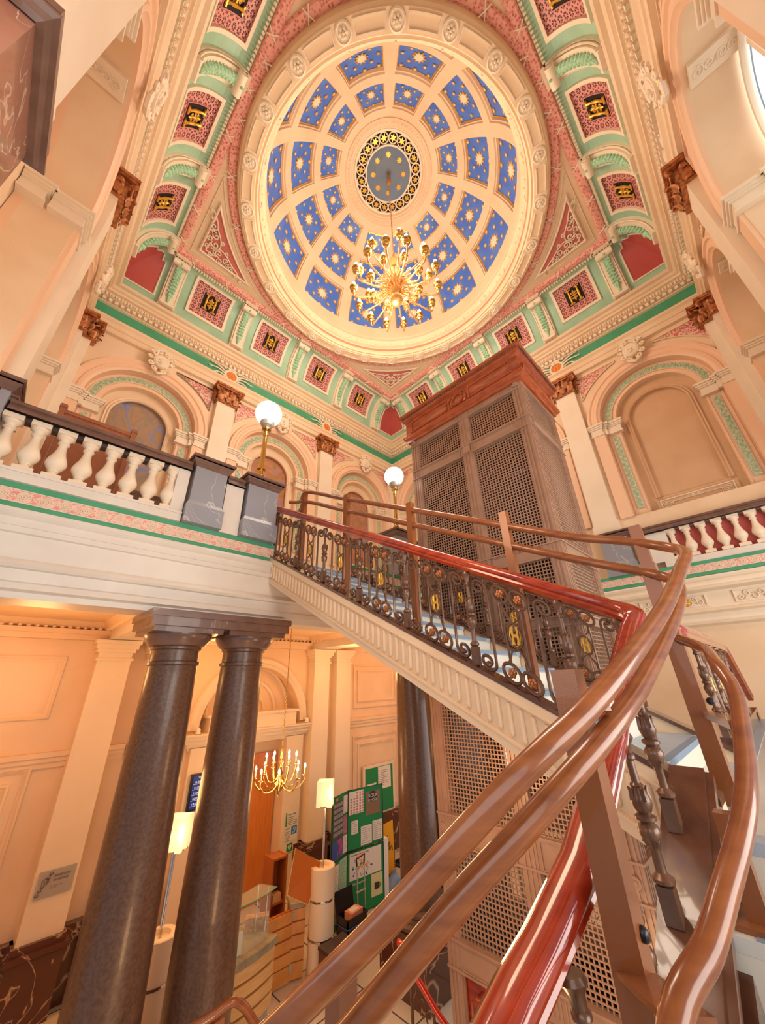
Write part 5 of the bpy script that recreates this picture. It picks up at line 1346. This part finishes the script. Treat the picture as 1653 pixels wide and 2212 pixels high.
# curved reception desk
DK = empty('reception_desk', (-1.0, 2.9, 0)); tag(DK, 'curved reception desk with pale maple slats and grey stone top', 'desk')
def arcpts(R, a0, a1, z, n=14, c=(-.02, 1.0)): return [V(c[0]+R*math.cos(a0+(a1-a0)*i/n), c[1]+R*math.sin(a0+(a1-a0)*i/n), z) for i in range(n+1)]
A0_, A1_ = math.radians(-119), math.radians(-63)
for k in range(4):
    z0 = .13+k*.148; q = MB(); o_, i_ = 1.38, 1.34
    rows = [[a, b, c, d] for a, b, c, d in zip(arcpts(i_, A0_, A1_, z0), arcpts(o_, A0_, A1_, z0), arcpts(o_, A0_, A1_, z0+.122), arcpts(i_, A0_, A1_, z0+.122))]
    q.grid(rows, closed_v=True); q.add(rows[0], [(0, 1, 2, 3)]); q.add(rows[-1], [(3, 2, 1, 0)]); q.build('slat', slat, DK)
q = MB()
for (i_, o_, z0, z1, mi) in ((.85, 1.335, .12, .70, 0), (.87, 1.33, 0, .12, 1), (.78, 1.42, .72, .80, 2)):
    rows = [[a, b, c, d] for a, b, c, d in zip(arcpts(i_, A0_, A1_, z0), arcpts(o_, A0_, A1_, z0), arcpts(o_, A0_, A1_, z1), arcpts(i_, A0_, A1_, z1))]
    q.grid(rows, closed_v=True, mi=mi); q.add(rows[0], [(0, 1, 2, 3)], mi); q.add(rows[-1], [(3, 2, 1, 0)], mi)
q.build('counter_body', [orange, silver, mat('grey_stone_top', 'A79C84', .35, c2='8D846E', nscale=9)], DK)
GLS = empty('glass_screen', (-1.0, 2.9, .8)); tag(GLS, 'green edged glass screen standing on the reception desk', 'screen')
q = MB()
rows = [[a, b, c, d] for a, b, c, d in zip(arcpts(1.05, math.radians(-112), math.radians(-64), .50), arcpts(1.36, math.radians(-112), math.radians(-64), .50), arcpts(1.36, math.radians(-112), math.radians(-64), .512), arcpts(1.05, math.radians(-112), math.radians(-64), .512))]
q.grid(rows, closed_v=True); q.grid([[a, b] for a, b in zip(arcpts(1.30, math.radians(-112), math.radians(-66), 0), arcpts(1.30, math.radians(-112), math.radians(-66), .46))]); q.build('glass_sheet', glassg, GLS)
q = MB(); q.tube(arcpts(1.36, math.radians(-112), math.radians(-64), .506), .007, 4); q.build('glass_edge', green, GLS)
q = MB()
for a in (-112, -90, -68):
    for rr_ in (1.27, 1.10):
        a_ = math.radians(a); q.tube([V(-.02+rr_*math.cos(a_), 1.0+rr_*math.sin(a_), 0), V(-.02+rr_*math.cos(a_), 1.0+rr_*math.sin(a_), .53)], .010, 8)
q.build('upright', chrome, GLS)
q = MB(); q.box(-.16, .16, -.06, .06, 0, .14); tag(q.build('cardboard_box', [mat('patterned_box', 'C9A47C', .6, c2='A87858', nscale=18)], loc=(-.52, 3.0, .80), rotz=-.5), 'small speckled box standing on the reception desk behind the glass', 'box')
q = MB(); q.prism([V(-.07, 0, 0), V(.07, 0, 0), V(.05, 0, .10), V(-.05, 0, .12)], (0, .09, 0)); tag(q.build('desk_telephone', white, loc=(-1.05, 2.85, .80)), 'pale desk telephone on the reception desk behind the glass', 'telephone')
q = MB(); q.box(-.09, .09, -.008, .008, 0, .22); tag(q.build('desk_notice', paper, loc=(-1.02, 2.63, .80)), 'upright pale notice on the desk behind the glass at its left end', 'notice')
# bowl of red sweets
t = empty('sweet_basket', (-1.52, 2.98, .80)); tag(t, 'small basket heaped with red wrapped sweets, seen between the columns', 'basket')
q = MB(); q.lathe([(.05, 0), (.09, .05), (.10, .10), (.09, .10), (.08, .05), (0, .02)], n=16); q.tube([V(.1*math.cos(a_), 0, .1+.14*math.sin(a_)) for a_ in [PI*i/10 for i in range(11)]], .006, 5); q.build('bowl', black, t)
q = MB(); rnd = random.Random(2)
for i in range(26): q.sphere((rnd.uniform(-.06, .06), rnd.uniform(-.06, .06), .08+rnd.uniform(0, .07)), .02, 6)
o = q.build('red_sweets', [mat('red_wrapper', 'E03040', .3)], t); o['kind'] = 'stuff'
# gate and return cabinet
slat_lamplit = mat('lamplit_maple', 'DE9A50', .35, coat=.2, c2='D28C44', nscale=5)  # maple tinted orange, the lamp glow put into its colour
def slatted(name, p0, p1, hgt, lab, cat, th=.05, m_=orange):
    p0, p1 = V(*p0), V(*p1); d = (p1-p0); L_ = d.length; a = math.atan2(d.y, d.x); t = empty(name, p0, a); tag(t, lab, cat)
    q = MB(); q.box(0, L_, 0, th, .0 if th > .1 else .04, hgt); q.build('panel', [mat(name+'_shadow_gap', 'A85A22', .5)], t)
    for k in range(4):
        q = MB(); z = hgt-.15*(k+1); q.box(.005, L_-.005, -.018, 0, z+.012, z+.14); q.build('slat', slat_lamplit, t)
    q = MB(); q.box(0, L_, -.012, 0, .02, hgt-.605); q.build('kick_plate', slat_lamplit, t)
    return t
GT = slatted('desk_gate', (-.44, 3.05, 0), (.10, 3.02, 0), .80, 'slatted maple gate between the desk and the cabinet', 'gate')
q = MB()
for z in (.12, .68): q.box(.52, .56, -.03, .0, z, z+.09)
q.build('hinge', silver, GT)
CB = slatted('slatted_cabinet', (.10, 3.05, 0), (.31, 2.97, 0), .80, 'slatted maple cabinet end beside the right hand round plinth', 'cabinet', .32)
q = MB(); q.box(-.02, .22, -.03, .36, .80, .86); q.build('stone_top', MATS['grey_stone_top'], CB)
q = MB(); P = [V(.06, 2.98, 1.56), V(.50, 2.86, 1.30), V(.28, 2.86, .84), V(-.05, 2.98, 1.02)]; n_ = (P[1]-P[0]).cross(P[3]-P[0]).normalized()*.03
q.prism(P, n_, 0); LD = tag(q.build('lifting_flap', [mat('orange_flap', 'C66A1C', .35)], smooth=0), 'orange wooden flap lifted up at an angle above the slatted cabinet', 'counter flap')
q = MB(); q.tube(P, .012, 6, closed=True); q.build('pale_edge', slat, LD)
q = MB(); q.box(.03, .27, .01, .27, 0.01, .03); q.box(.03, .27, .01, .27, .6, .63); q.box(.03, .27, .01, .27, 1.19, 1.22); q.box(0, .03, 0, .3, 0, 1.23); q.box(.27, .3, 0, .3, 0, 1.23); q.box(.03, .27, .27, .3, 0, 1.225)
SH = tag(q.build('open_shelf_unit', mat('shelf_wood', 'A8602C', .4), loc=(.12, 3.75, 0)), 'narrow orange open shelf unit behind the lifted flap', 'shelf')
q = MB(); q.box(0, .16, 0, .12, 0, .10); tag(q.build('storage_box', slat, loc=(.19, 3.78, .63)), 'small wooden box on the narrow shelf unit behind the flap', 'box')
# folding notice boards
def board(p0, p1, z0, z1, parent, name):
    p0, p1 = V(*p0, 0), V(*p1, 0); d = (p1-p0).normalized(); L_ = (p1-p0).length; nn = V(d.y, -d.x, 0)
    q = MB(); q.prism([p0+V(0, 0, z0), p1+V(0, 0, z0), p1+V(0, 0, z1), p0+V(0, 0, z1)], -nn*.02); o = q.build(name, dgreen, parent, smooth=0)
    q = MB(); q.tube([p0+V(0, 0, z0), p1+V(0, 0, z0), p1+V(0, 0, z1), p0+V(0, 0, z1)], .012, 6, closed=True); q.build('frame', black, o)
    def paperfn(u0, u1, v0, v1, m_, nm='paper', extra=None):
        H = z1-z0
        def P(u, v, e=.006): return p0+d*(u*L_)+V(0, 0, z1-v*H)+nn*e
        q = MB(); q.poly([P(u0, v1), P(u1, v1), P(u1, v0), P(u0, v0)], 0); ms = [m_, ink]
        if extra == 'lines':
            k = max(3, int((v1-v0)*H/.035))
            for i in range(k):
                v = v0+(v1-v0)*(i+1)/(k+1); q.poly([P(u0+(u1-u0)*.12, v+.004, .008), P(u0+(u1-u0)*(.85 if i % 3 else .6), v+.004, .008), P(u0+(u1-u0)*(.85 if i % 3 else .6), v, .008), P(u0+(u1-u0)*.12, v, .008)], 1)
        elif extra == 'grid':
            for i in range(5):
                for j in range(8):
                    if i < 2 and j < 2: continue
                    u = u0+(u1-u0)*(.1+i*.2); v = v0+(v1-v0)*(.06+j*.12); q.poly([P(u, v+.03, .008), P(u+.045, v+.03, .008), P(u+.045, v, .008), P(u, v, .008)], 1)
            ms = [m_, pinkgr]
        elif extra == 'photos':
            for i in range(4):
                for j in range(6):
                    u = u0+(u1-u0)*(.03+i*.245); v = v0+(v1-v0)*(.03+j*.15); q.poly([P(u, v+.06, .008), P(u+.13, v+.06, .008), P(u+.13, v, .008), P(u, v, .008)], 1)
            ms = [mat('photo_sheet_dark', '4A4A50', .5), mat('photo_grey', '9A9AA0', .5)]
        elif extra == 'map':
            ms = [m_, bluetile, mat('map_centre', 'E6B48C', .6), mat('map_street', 'A8A2A8', .6)]
            uc, vc = u0+(u1-u0)*.36, v0+(v1-v0)*.5
            rnd = random.Random(9)
            for i in range(70):
                a = rnd.uniform(0, 6.28); r_ = rnd.uniform(.02, .26); u = uc+r_*math.cos(a)*(u1-u0)*1.1; v = vc+r_*math.sin(a)*(v1-v0)*1.5; mi = 2 if r_ < .18 else 3
                q.poly([P(u, v+.02, .008), P(u+.035, v+.02, .008), P(u+.035, v, .008), P(u, v, .008)], mi)
            for (a, b) in ((.34, .18), (.08, .55), (.5, .88), (.66, .62), (.1, .8)):
                u = u0+(u1-u0)*a; v = v0+(v1-v0)*b; q.poly([P(u, v+.03, .009), P(u+.04, v+.03, .009), P(u+.04, v, .009), P(u, v, .009)], 1)
        o2 = q.build(nm, ms, o, smooth=0)
        return o2, P
    return o, paperfn, d, nn, L_
NB = empty('notice_board', (1.67, 3.59, 0)); NB.location = (0, 0, 0); tag(NB, 'free standing folding green notice board covered with papers and posters', 'notice board')
o, pf1, d_, n_, L_ = board((1.67, 3.59), (2.56, 3.48), .98, 1.96, NB, 'upper_right_panel')
pf1(.03, .44, .03, .42, paper, 'timetable', 'grid'); _, PP = pf1(.5, .92, .09, .50, mat('brown_poster', '8A6E54', .5), 'poster')
for s_, v_, sz in (('ROCK', .20, .085), ('SCHOOL', .27, .06)):
    text(s_, sz, face_m(PP(.71, v_, .014), d_, (0, 0, 1)), paper, o, 'poster_lettering', .001, 'CENTER')
q = MB(); c_ = PP(.71, .19, .009); q.add([c_+d_*(.12*math.cos(t*PI/12)*(1 if t % 2 else .92))+V(0, 0, .10*math.sin(t*PI/12)*(1 if t % 2 else .92)) for t in range(24)], [tuple(range(24))]); q.build('badge', mat('badge_brown', '33221A', .5), o, smooth=0)
text('of', .03, face_m(PP(.71, .235, .014), d_, (0, 0, 1)), paper, o, 'poster_lettering', .001, 'CENTER')
pf1(.10, .28, .53, .75, paper, 'paper', 'lines'); pf1(.36, .67, .66, .97, paper, 'paper', 'lines'); pf1(.69, .98, .62, .95, paper, 'paper', 'lines')
o, pf2, d_, n_, L_ = board((1.67, 3.59), (2.56, 3.48), .02, .96, NB, 'lower_right_panel')
_, PP = pf2(.06, .93, .03, .46, paper, 'town_map', 'map'); text('Welcome to the Town Centre', .035, face_m(PP(.10, .075, .012), d_, (0, 0, 1)), ink, o, 'map_lettering')
_, PP = pf2(.10, .55, .48, .85, dgreen, 'poster', 'lines'); text('Get Organised', .05, face_m(PP(.14, .535, .014), d_, (0, 0, 1)), paper, o, 'poster_lettering')
_, PP = pf2(.64, .95, .48, .84, mat('cream_poster', 'DCD9A6', .6), 'poster')
q = MB(); q.box(-.05, .05, -.004, .004, -.05, .05); q.tube([V(.05+.03*math.cos(a_), 0, .03*math.sin(a_)) for a_ in [-PI/2+PI*i/8 for i in range(9)]], .006, 5); q.build('mug_picture', ink, o, PP(.79, .68, .012), math.atan2(d_.y, d_.x))
o, pf3, d_, n_, L_ = board((1.12, 3.39), (1.67, 3.59), .98, 1.96, NB, 'upper_left_panel')
pf3(.06, .66, .10, .70, ink, 'photo_sheet', 'photos'); pf3(.70, .97, .05, .34, paper, 'paper', 'lines'); pf3(.70, .97, .38, .68, mat('orchid_poster', '8C7A4C', .6, c2='C07AA8', nscale=12), 'poster'); pf3(.04, .34, .72, .99, bluetile, 'poster', 'lines')
pf3(.36, .67, .70, .97, mat('purple_poster', '5A4CB4', .5, c2='C8509A', nscale=9), 'poster', 'lines'); pf3(.70, .97, .70, .97, paper, 'paper', 'lines'); pf3(.18, .34, .03, .08, orp, 'sticker')
o, pf4, d_, n_, L_ = board((1.12, 3.39), (1.67, 3.59), .02, .96, NB, 'lower_left_panel')
pf4(.06, .46, .05, .52, paper, 'poster', 'lines'); pf4(.50, .95, .02, .52, mat('pale_green_poster', 'A8D8B8', .6), 'poster', 'lines'); pf4(.04, .44, .56, .90, mat('yellow_poster', 'E8C84A', .5, c2='6AA0D8', nscale=4), 'poster'); pf4(.58, .95, .56, .8, paper, 'paper', 'lines')
# green board on the panelled wall, signs, screen and plaque
WB = empty('wall_notice_board', (4.05, 5.15, 0)); WB.location = (0, 0, 0); tag(WB, 'green pin board fixed on the panelled wall behind the folding boards', 'notice board')
q = MB(); q.box(3.45, 4.62, 5.10, 5.14, .82, 1.96); q.build('frame', cream2, WB); q = MB(); q.box(3.52, 4.55, 5.09, 5.10, .89, 1.89); q.build('felt', dgreen, WB)
q = MB(); q.box(3.98, 4.46, 5.082, 5.09, 1.38, 1.88); q.box(3.56, 3.90, 5.082, 5.09, 1.35, 1.55); q.build('paper', paper, WB)
q = MB()
for i in range(9): q.box(4.03, 4.36 if i % 3 else 4.22, 5.080, 5.082, 1.46+i*.04, 1.467+i*.04)
q.build('printed_lines', ink, WB)
SG = empty('wall_sign', (1.3, 5.1, 1.2)); SG.location = (0, 0, 0); tag(SG, 'white Town Hall sign with a green side bar on the wall beside the door', 'sign')
Y = 5.095
q = MB(); q.box(1.17, 1.49, Y-.004, Y, 1.20, 1.46); q.build('sign_plate', paper, SG); q = MB(); q.box(1.165, 1.19, Y-.008, Y-.004, 1.20, 1.44); q.build('green_bar', dgreen, SG)
FM = lambda x, z: face_m((x, Y-.006, z), (1, 0, 0), (0, 0, 1))
text('Town Hall', .05, FM(1.21, 1.385), ink, SG); text('Opening Times', .025, FM(1.21, 1.345), ink, SG); text('Monday to Friday', .02, FM(1.21, 1.31), ink, SG)
q = MB(); [q.box(1.21, 1.45, Y-.007, Y-.004, 1.22+i*.03, 1.226+i*.03) for i in range(3)]; q.build('printed_lines', ink, SG)
SG2 = empty('wall_sign', (0, 0, 0)); tag(SG2, 'white CCTV notice with blue ear symbol below the Town Hall sign', 'sign')
q = MB(); q.box(1.15, 1.48, Y-.004, Y, .93, 1.19); q.build('sign_plate', paper, SG2); text('CCTV', .04, FM(1.18, 1.14), ink, SG2)
q = MB(); [q.box(1.17, 1.29, Y-.007, Y-.004, .95+i*.025, .955+i*.025) for i in range(7)]; q.build('printed_lines', ink, SG2)
q = MB(); q.box(1.32, 1.46, Y-.007, Y-.004, 1.04, 1.18); q.build('ear_symbol_ground', [mat('sign_blue', '1E86C8', .5)], SG2); q = MB(); q.tube([V(1.36, Y-.01, 1.12), V(1.375, Y-.01, 1.15), V(1.40, Y-.01, 1.16), V(1.42, Y-.01, 1.14), V(1.41, Y-.01, 1.10), V(1.39, Y-.01, 1.06)], .006, 5); q.tube([V(1.335, Y-.01, 1.055), V(1.37, Y-.01, 1.085)], .006, 5); q.build('ear_symbol', paper, SG2)
SG3 = empty('wall_sign', (0, 0, 0)); tag(SG3, 'green first aid sign with a white heart, lowest of the three signs', 'sign')
q = MB(); q.box(1.22, 1.38, Y-.004, Y, .70, .91); q.build('sign_plate', paper, SG3); q = MB(); q.box(1.228, 1.372, Y-.007, Y-.004, .76, .90); q.box(1.235, 1.36, Y-.007, Y-.004, .735, .745); q.build('green_ground', dgreen, SG3)
q = MB(); hp = [V(1.30+.045*(math.sin(t)**3), Y-.009, .835+.0034*(13*math.cos(t)-5*math.cos(2*t)-2*math.cos(3*t)-math.cos(4*t))) for t in [2*PI*i/24 for i in range(24)]]; q.poly(hp); q.build('heart', paper, SG3)
q = MB(); q.tube([V(1.31, Y-.011, .87), V(1.295, Y-.011, .84), V(1.305, Y-.011, .838), V(1.295, Y-.011, .81)], .004, 4); q.build('spark', dgreen, SG3)
TV = empty('wall_screen', (0, 0, 0)); tag(TV, 'dark framed upright screen showing a blue list of times, between the columns', 'screen')
q = MB(); q.box(-1.02, -.62, 5.03, 5.09, 1.90, 2.48); q.build('bezel', black, TV); q = MB(); q.box(-.99, -.65, 5.022, 5.03, 1.93, 2.45); q.build('display', screen, TV)
for i, s_ in enumerate(('14:00', '14:30', '15:00', '16:00', '19:00')): text(s_, .05, face_m((-.96, 5.018, 2.33-i*.085), (1, 0, 0), (0, 0, 1)), screent, TV)
text('Time', .04, face_m((-.90, 5.018, 2.41), (1, 0, 0), (0, 0, 1)), screent, TV); q = MB(); [q.box(-.98, -.66, 5.019, 5.022, 2.315-i*.085, 2.319-i*.085) for i in range(5)]; q.build('divider_line', screent, TV)
PQ = empty('wall_plaque', (0, 0, 0)); tag(PQ, 'brushed metal plaque reading INVESTORS IN PEOPLE on the left pilaster', 'plaque')
Y = 4.92
q = MB(); q.box(-3.0, -2.57, Y-.01, Y, 1.32, 1.62); q.build('metal_plate', silver, PQ)
FM = lambda x, z: face_m((x, Y-.013, z), (1, 0, 0), (0, 0, 1))
text('INVESTORS', .038, FM(-2.82, 1.53), brown, PQ); text('IN PEOPLE', .038, FM(-2.82, 1.485), brown, PQ)
q = MB(); q.tube([V(-2.91+.04*math.cos(t*PI/8), Y-.014, 1.50+.04*math.sin(t*PI/8)) for t in range(16)], .003, 4, closed=True)
for i in range(6):
    c = V(-2.97+.022*i, Y-.014, 1.35+.042*i)
    for s_ in (-1, 1): q.tube([c, c+V(s_*.018-.004, 0, .014), c+V(s_*.012, 0, .045)], [.003, .008, .001], 5)
q.box(-2.84, -2.70, Y-.013, Y-.01, 1.43, 1.434); q.box(-2.84, -2.76, Y-.013, Y-.01, 1.41, 1.413); q.build('laurel_emblem', brown, PQ)
# cameras on the door cornice
for x, lb in ((-1.05, 'small white dome camera at the left end of the door cornice'), (1.52, 'small white dome camera at the right end of the door cornice')):
    q = MB(); q.lathe([(.05, 0), (.05, .03), (.035, .04)], n=14); q.sphere((0, 0, .06), .045, 12); tag(q.build('security_camera', white, loc=(x, 5.02, 3.16)), lb, 'camera')
# crate on a folding trolley
CRT = empty('plastic_crate', (1.42, 3.14, .08)); tag(CRT, 'black plastic crate with open lid and blue strap in front of the boards', 'crate')
q = MB()
for a, b, c, d in ((-.22, .22, -.15, -.13), (-.22, .22, .13, .15), (-.22, -.20, -.15, .15), (.20, .22, -.15, .15)): q.box(a, b, c, d, 0, .24)
q.box(-.22, .22, -.15, .15, 0, .02); q.box(-.235, .235, -.165, -.15, .22, .25); q.box(-.235, .235, .15, .165, .22, .25); q.box(-.235, -.22, -.165, .165, .22, .25); q.box(.22, .235, -.165, .165, .22, .25); q.build('box_body', black, CRT)
q = MB(); q.obox((-.04, .17, .38), (.20, 0, 0), (0, .03, .14), (0, .01, -.003)); q.build('lid', black, CRT)
q = MB(); q.tube([V(-.23, -.16, .13), V(.23, -.16, .13), V(.23, .16, .13), V(-.23, .16, .13)], .008, 5, closed=True); q.build('blue_strap', bluetile, CRT)
q = MB(); q.box(-.15, .14, -.10, .08, .16, .27); q.xf(Matrix.Rotation(.15, 4, 'Z')); PK = tag(q.build('paper_package', [mat('salmon_package', 'E59A78', .6)], loc=(1.46, 3.14, .09)), 'salmon wrapped package lying in the open crate', 'package'); q = MB(); q.box(-.10, .08, -.06, .05, .27, .274); q.build('white_label', paper, PK, (0, 0, 0), .15)
TRL = empty('hand_trolley', (1.72, 3.2, 0)); tag(TRL, 'folding luggage trolley with grey poles and red topped handle beside the crate', 'trolley')
q = MB()
for x in (-.09, .09): q.tube([V(x, 0, .05), V(x+.0, .05, .88)], .009, 8); q.sphere((x, .03, .5), .022, 6)
q.tube([V(-.10, .03, .5), V(.10, .03, .5)], .012, 6); q.box(-.2, .14, -.2, .05, .03, .05); q.build('pole', silver, TRL)
q = MB(); q.tube([V(-.09, .05, .86), V(-.10, .05, .97), V(.10, .05, 1.0), V(.09, .05, .86)], .014, 6); q.build('grip', black, TRL); q = MB(); q.tube([V(-.10, .05, .985), V(.10, .05, 1.015)], .012, 6); q.build('red_grip_top', redband, TRL)
q = MB()
for x in (-.18, .12): q.tube([V(x-.012, -.0, .04), V(x+.012, 0, .04)], .04, 14)
q.build('wheel', black, TRL)
q = MB(); q.box(-.23, .23, -.17, .17, 0, .41); ST_ = q; o = ST_.build('box_stool', mat('stool_brown', '6B4A3C', .4), loc=(.55, 2.43, 0)); tag(o, 'low brown box stool with dark padded seat near the round plinth', 'stool'); q = MB(); q.box(-.24, .24, -.18, .18, .41, .45); q.build('seat_pad', mat('seat_dark', '4A3A38', .35), o)
WD = empty('water_cooler', (2.72, 3.62, 0)); tag(WD, 'white water cooler standing at the right edge of the notice board', 'water cooler')
q = MB(); q.box(-.14, .02, -.1, .2, 0, .98); q.build('cabinet', white, WD)
q = MB(); q.lathe([(0, 0), (.11, .0), (.13, .02), (.13, .12), (.12, .14), (.13, .16), (.13, .27), (.09, .33), (.035, .37), (.03, .43), (.0, .43)], n=20); tag(q.build('water_bottle', [water], loc=(2.89, 3.50, 0)), 'large blue plastic water bottle standing on the floor by the cooler', 'bottle')
BN = empty('banner_stand', (3.45, 4.2, 0)); tag(BN, 'yellow banner with black writing behind the water cooler', 'banner')
q = MB(); q.grid([[V(-.18+.01*math.sin(z*7), 0, z) for z in (0.02, .3, .6, .95)], [V(.18+.02*math.sin(z*5), .02, z) for z in (0.02, .3, .6, .97)]]); q.grid([[V(-.18, .012, .02), V(-.18, .012, .95)], [V(.18, .03, .02), V(.18, .03, .97)]]); q.build('cloth', yellow, BN)
q = MB(); q.tube(crom([V(-.1, -.012, .62), V(-.05, -.012, .72), V(-.08, -.01, .5), V(.02, -.01, .6), (V(.0, -.01, .45)), V(.08, -.01, .52), V(.1, -.01, .42)], 4), .008, 5); q.build('brush_lettering', ink, BN); q = MB(); q.tube([V(.19, .02, 0), V(.19, .02, .98)], .008, 6); q.box(-.2, .2, -.06, .08, 0, .02); q.build('stand', black, BN)
WBN = empty('waste_bin', (3.42, 3.75, 0)); tag(WBN, 'black waste bin with white liner beside the yellow banner', 'bin')
q = MB(); q.lathe([(0, .01), (.13, .0), (.17, .34), (.18, .36), (.165, .36), (.15, .30), (.12, .03)], n=20); q.build('bin_body', black, WBN); q = MB(); q.lathe([(.155, .12), (.176, .30)], n=20, cap=False); q.build('liner', white, WBN)
# red rail and iron balusters by the marble pedestal
RR = empty('stair_rail', (0, 0, 0)); tag(RR, 'bright red rail curling down from the marble pedestal beside the lift', 'railing')
q = MB(); q.tube(crom([V(.56, 1.16, .86), V(.54, 1.06, .86), V(.49, .95, .76), V(.56, .80, .60), V(.66, .55, .34), V(.85, .1, -.02)], 6), .035, 12); q.build('red_rail', mat('bright_red_rail', 'D8301C', .18, coat=.8), RR)
q = MB(); q.tube([V(.62, 1.02, 0), V(.62, 1.02, .78)], .022, 8); q.tube([V(.66, .7, 0), V(.66, .7, .48)], .018, 8)
for i in range(4): q.tube([V(.70, .92-.1*math.cos(a_)*.6-i*.12, .30-i*.05+.07*math.sin(a_)) for a_ in [2*PI*t/12 for t in range(12)]], .009, 5, closed=True)
q.build('iron_scrolls', iron, RR)
GP = empty('guard_rail', (0, 0, 0)); tag(GP, 'short run of brown guard rail at the foot of the lower flight, bottom left', 'railing')
q = MB(); q.tube(crom([V(-2.20, .62, 1.55), V(-2.06, .60, 1.57), V(-1.95, .6, 1.5), V(-1.85, .6, 1.38), V(-1.5, .6, .95)], 5), .033, 12); q.tube(crom([V(-2.20, .62, 1.55), V(-2.5, .7, 1.5), V(-2.7, .9, 1.4)], 4), .033, 12); q.build('tube_rail', wood, GP)
q = MB(); q.box(-.045, .045, -.045, .045, -2.7, 0); q.build('post', postm, GP, (-2.93, -1.92, 2.95)); q = MB(); q.box(-.04, .04, -.04, .04, 0, 1.5); q.build('post', postm, GP, (-2.15, .65, 0))
# high backed settle and dark table on the gallery
SE = empty('settle', (-4.22, 2.75, 5.8)); tag(SE, 'brown high backed wooden settle on the gallery behind the stone balusters', 'settle')
sm = mat('settle_wood', 'A5674A', .35, coat=.2, c2='9A5C40', nscale=4)
q = MB(); q.box(-.42, .42, -.02, .02, 0, 2.02); q.build('back_panel', sm, SE)
q = MB()
for x in (-.46, .46): q.box(x-.035, x+.035, -.05, .05, 0, 2.12); q.box(x-.045, x+.045, -.06, .06, 2.06, 2.10)
q.box(-.46, .46, -.035, .035, 1.98, 2.04); q.build('frame', sm, SE)
q = MB(); q.box(-.42, .42, .02, .5, .42, .46); q.build('seat', sm, SE)
TB = empty('side_table', (-3.33, 2.7, 5.8)); tag(TB, 'dark wooden table with rails on the gallery right of the settle', 'table')
q = MB(); q.box(-.32, .32, -.3, .3, .86, .92); q.build('table_top', brown, TB)
for x in (-.28, .28):
    for y in (-.26, .26): q = MB(); q.lathe([(.03, 0), (.03, .5), (.045, .55), (.03, .6), (.03, .86)], (x, y, 0), 10); q.build('leg', brown, TB)
q = MB(); q.box(-.28, .28, -.27, -.24, .55, .64); q.box(-.28, .28, -.27, -.24, .25, .33); q.build('rail', brown, TB)

# put the origin of every assembled thing at its base
bpy.context.view_layer.update()
def all_meshes(o):
    r_ = [o] if o.type == 'MESH' else []
    for c in o.children: r_ += all_meshes(c)
    return r_
for o in [q for q in bpy.data.objects if q.type == 'EMPTY' and q.parent is None]:
    if o.location.length > 1e-6: continue
    pts_ = [mo.matrix_world @ Vector(b) for mo in all_meshes(o) for b in mo.bound_box]
    if not pts_: continue
    lo_ = [min(p_[i] for p_ in pts_) for i in range(3)]; hi_ = [max(p_[i] for p_ in pts_) for i in range(3)]
    base = V((lo_[0]+hi_[0])/2, (lo_[1]+hi_[1])/2, lo_[2])
    inv = o.rotation_euler.to_matrix().inverted()
    for c in o.children: c.location = c.location-inv @ base
    o.location = base
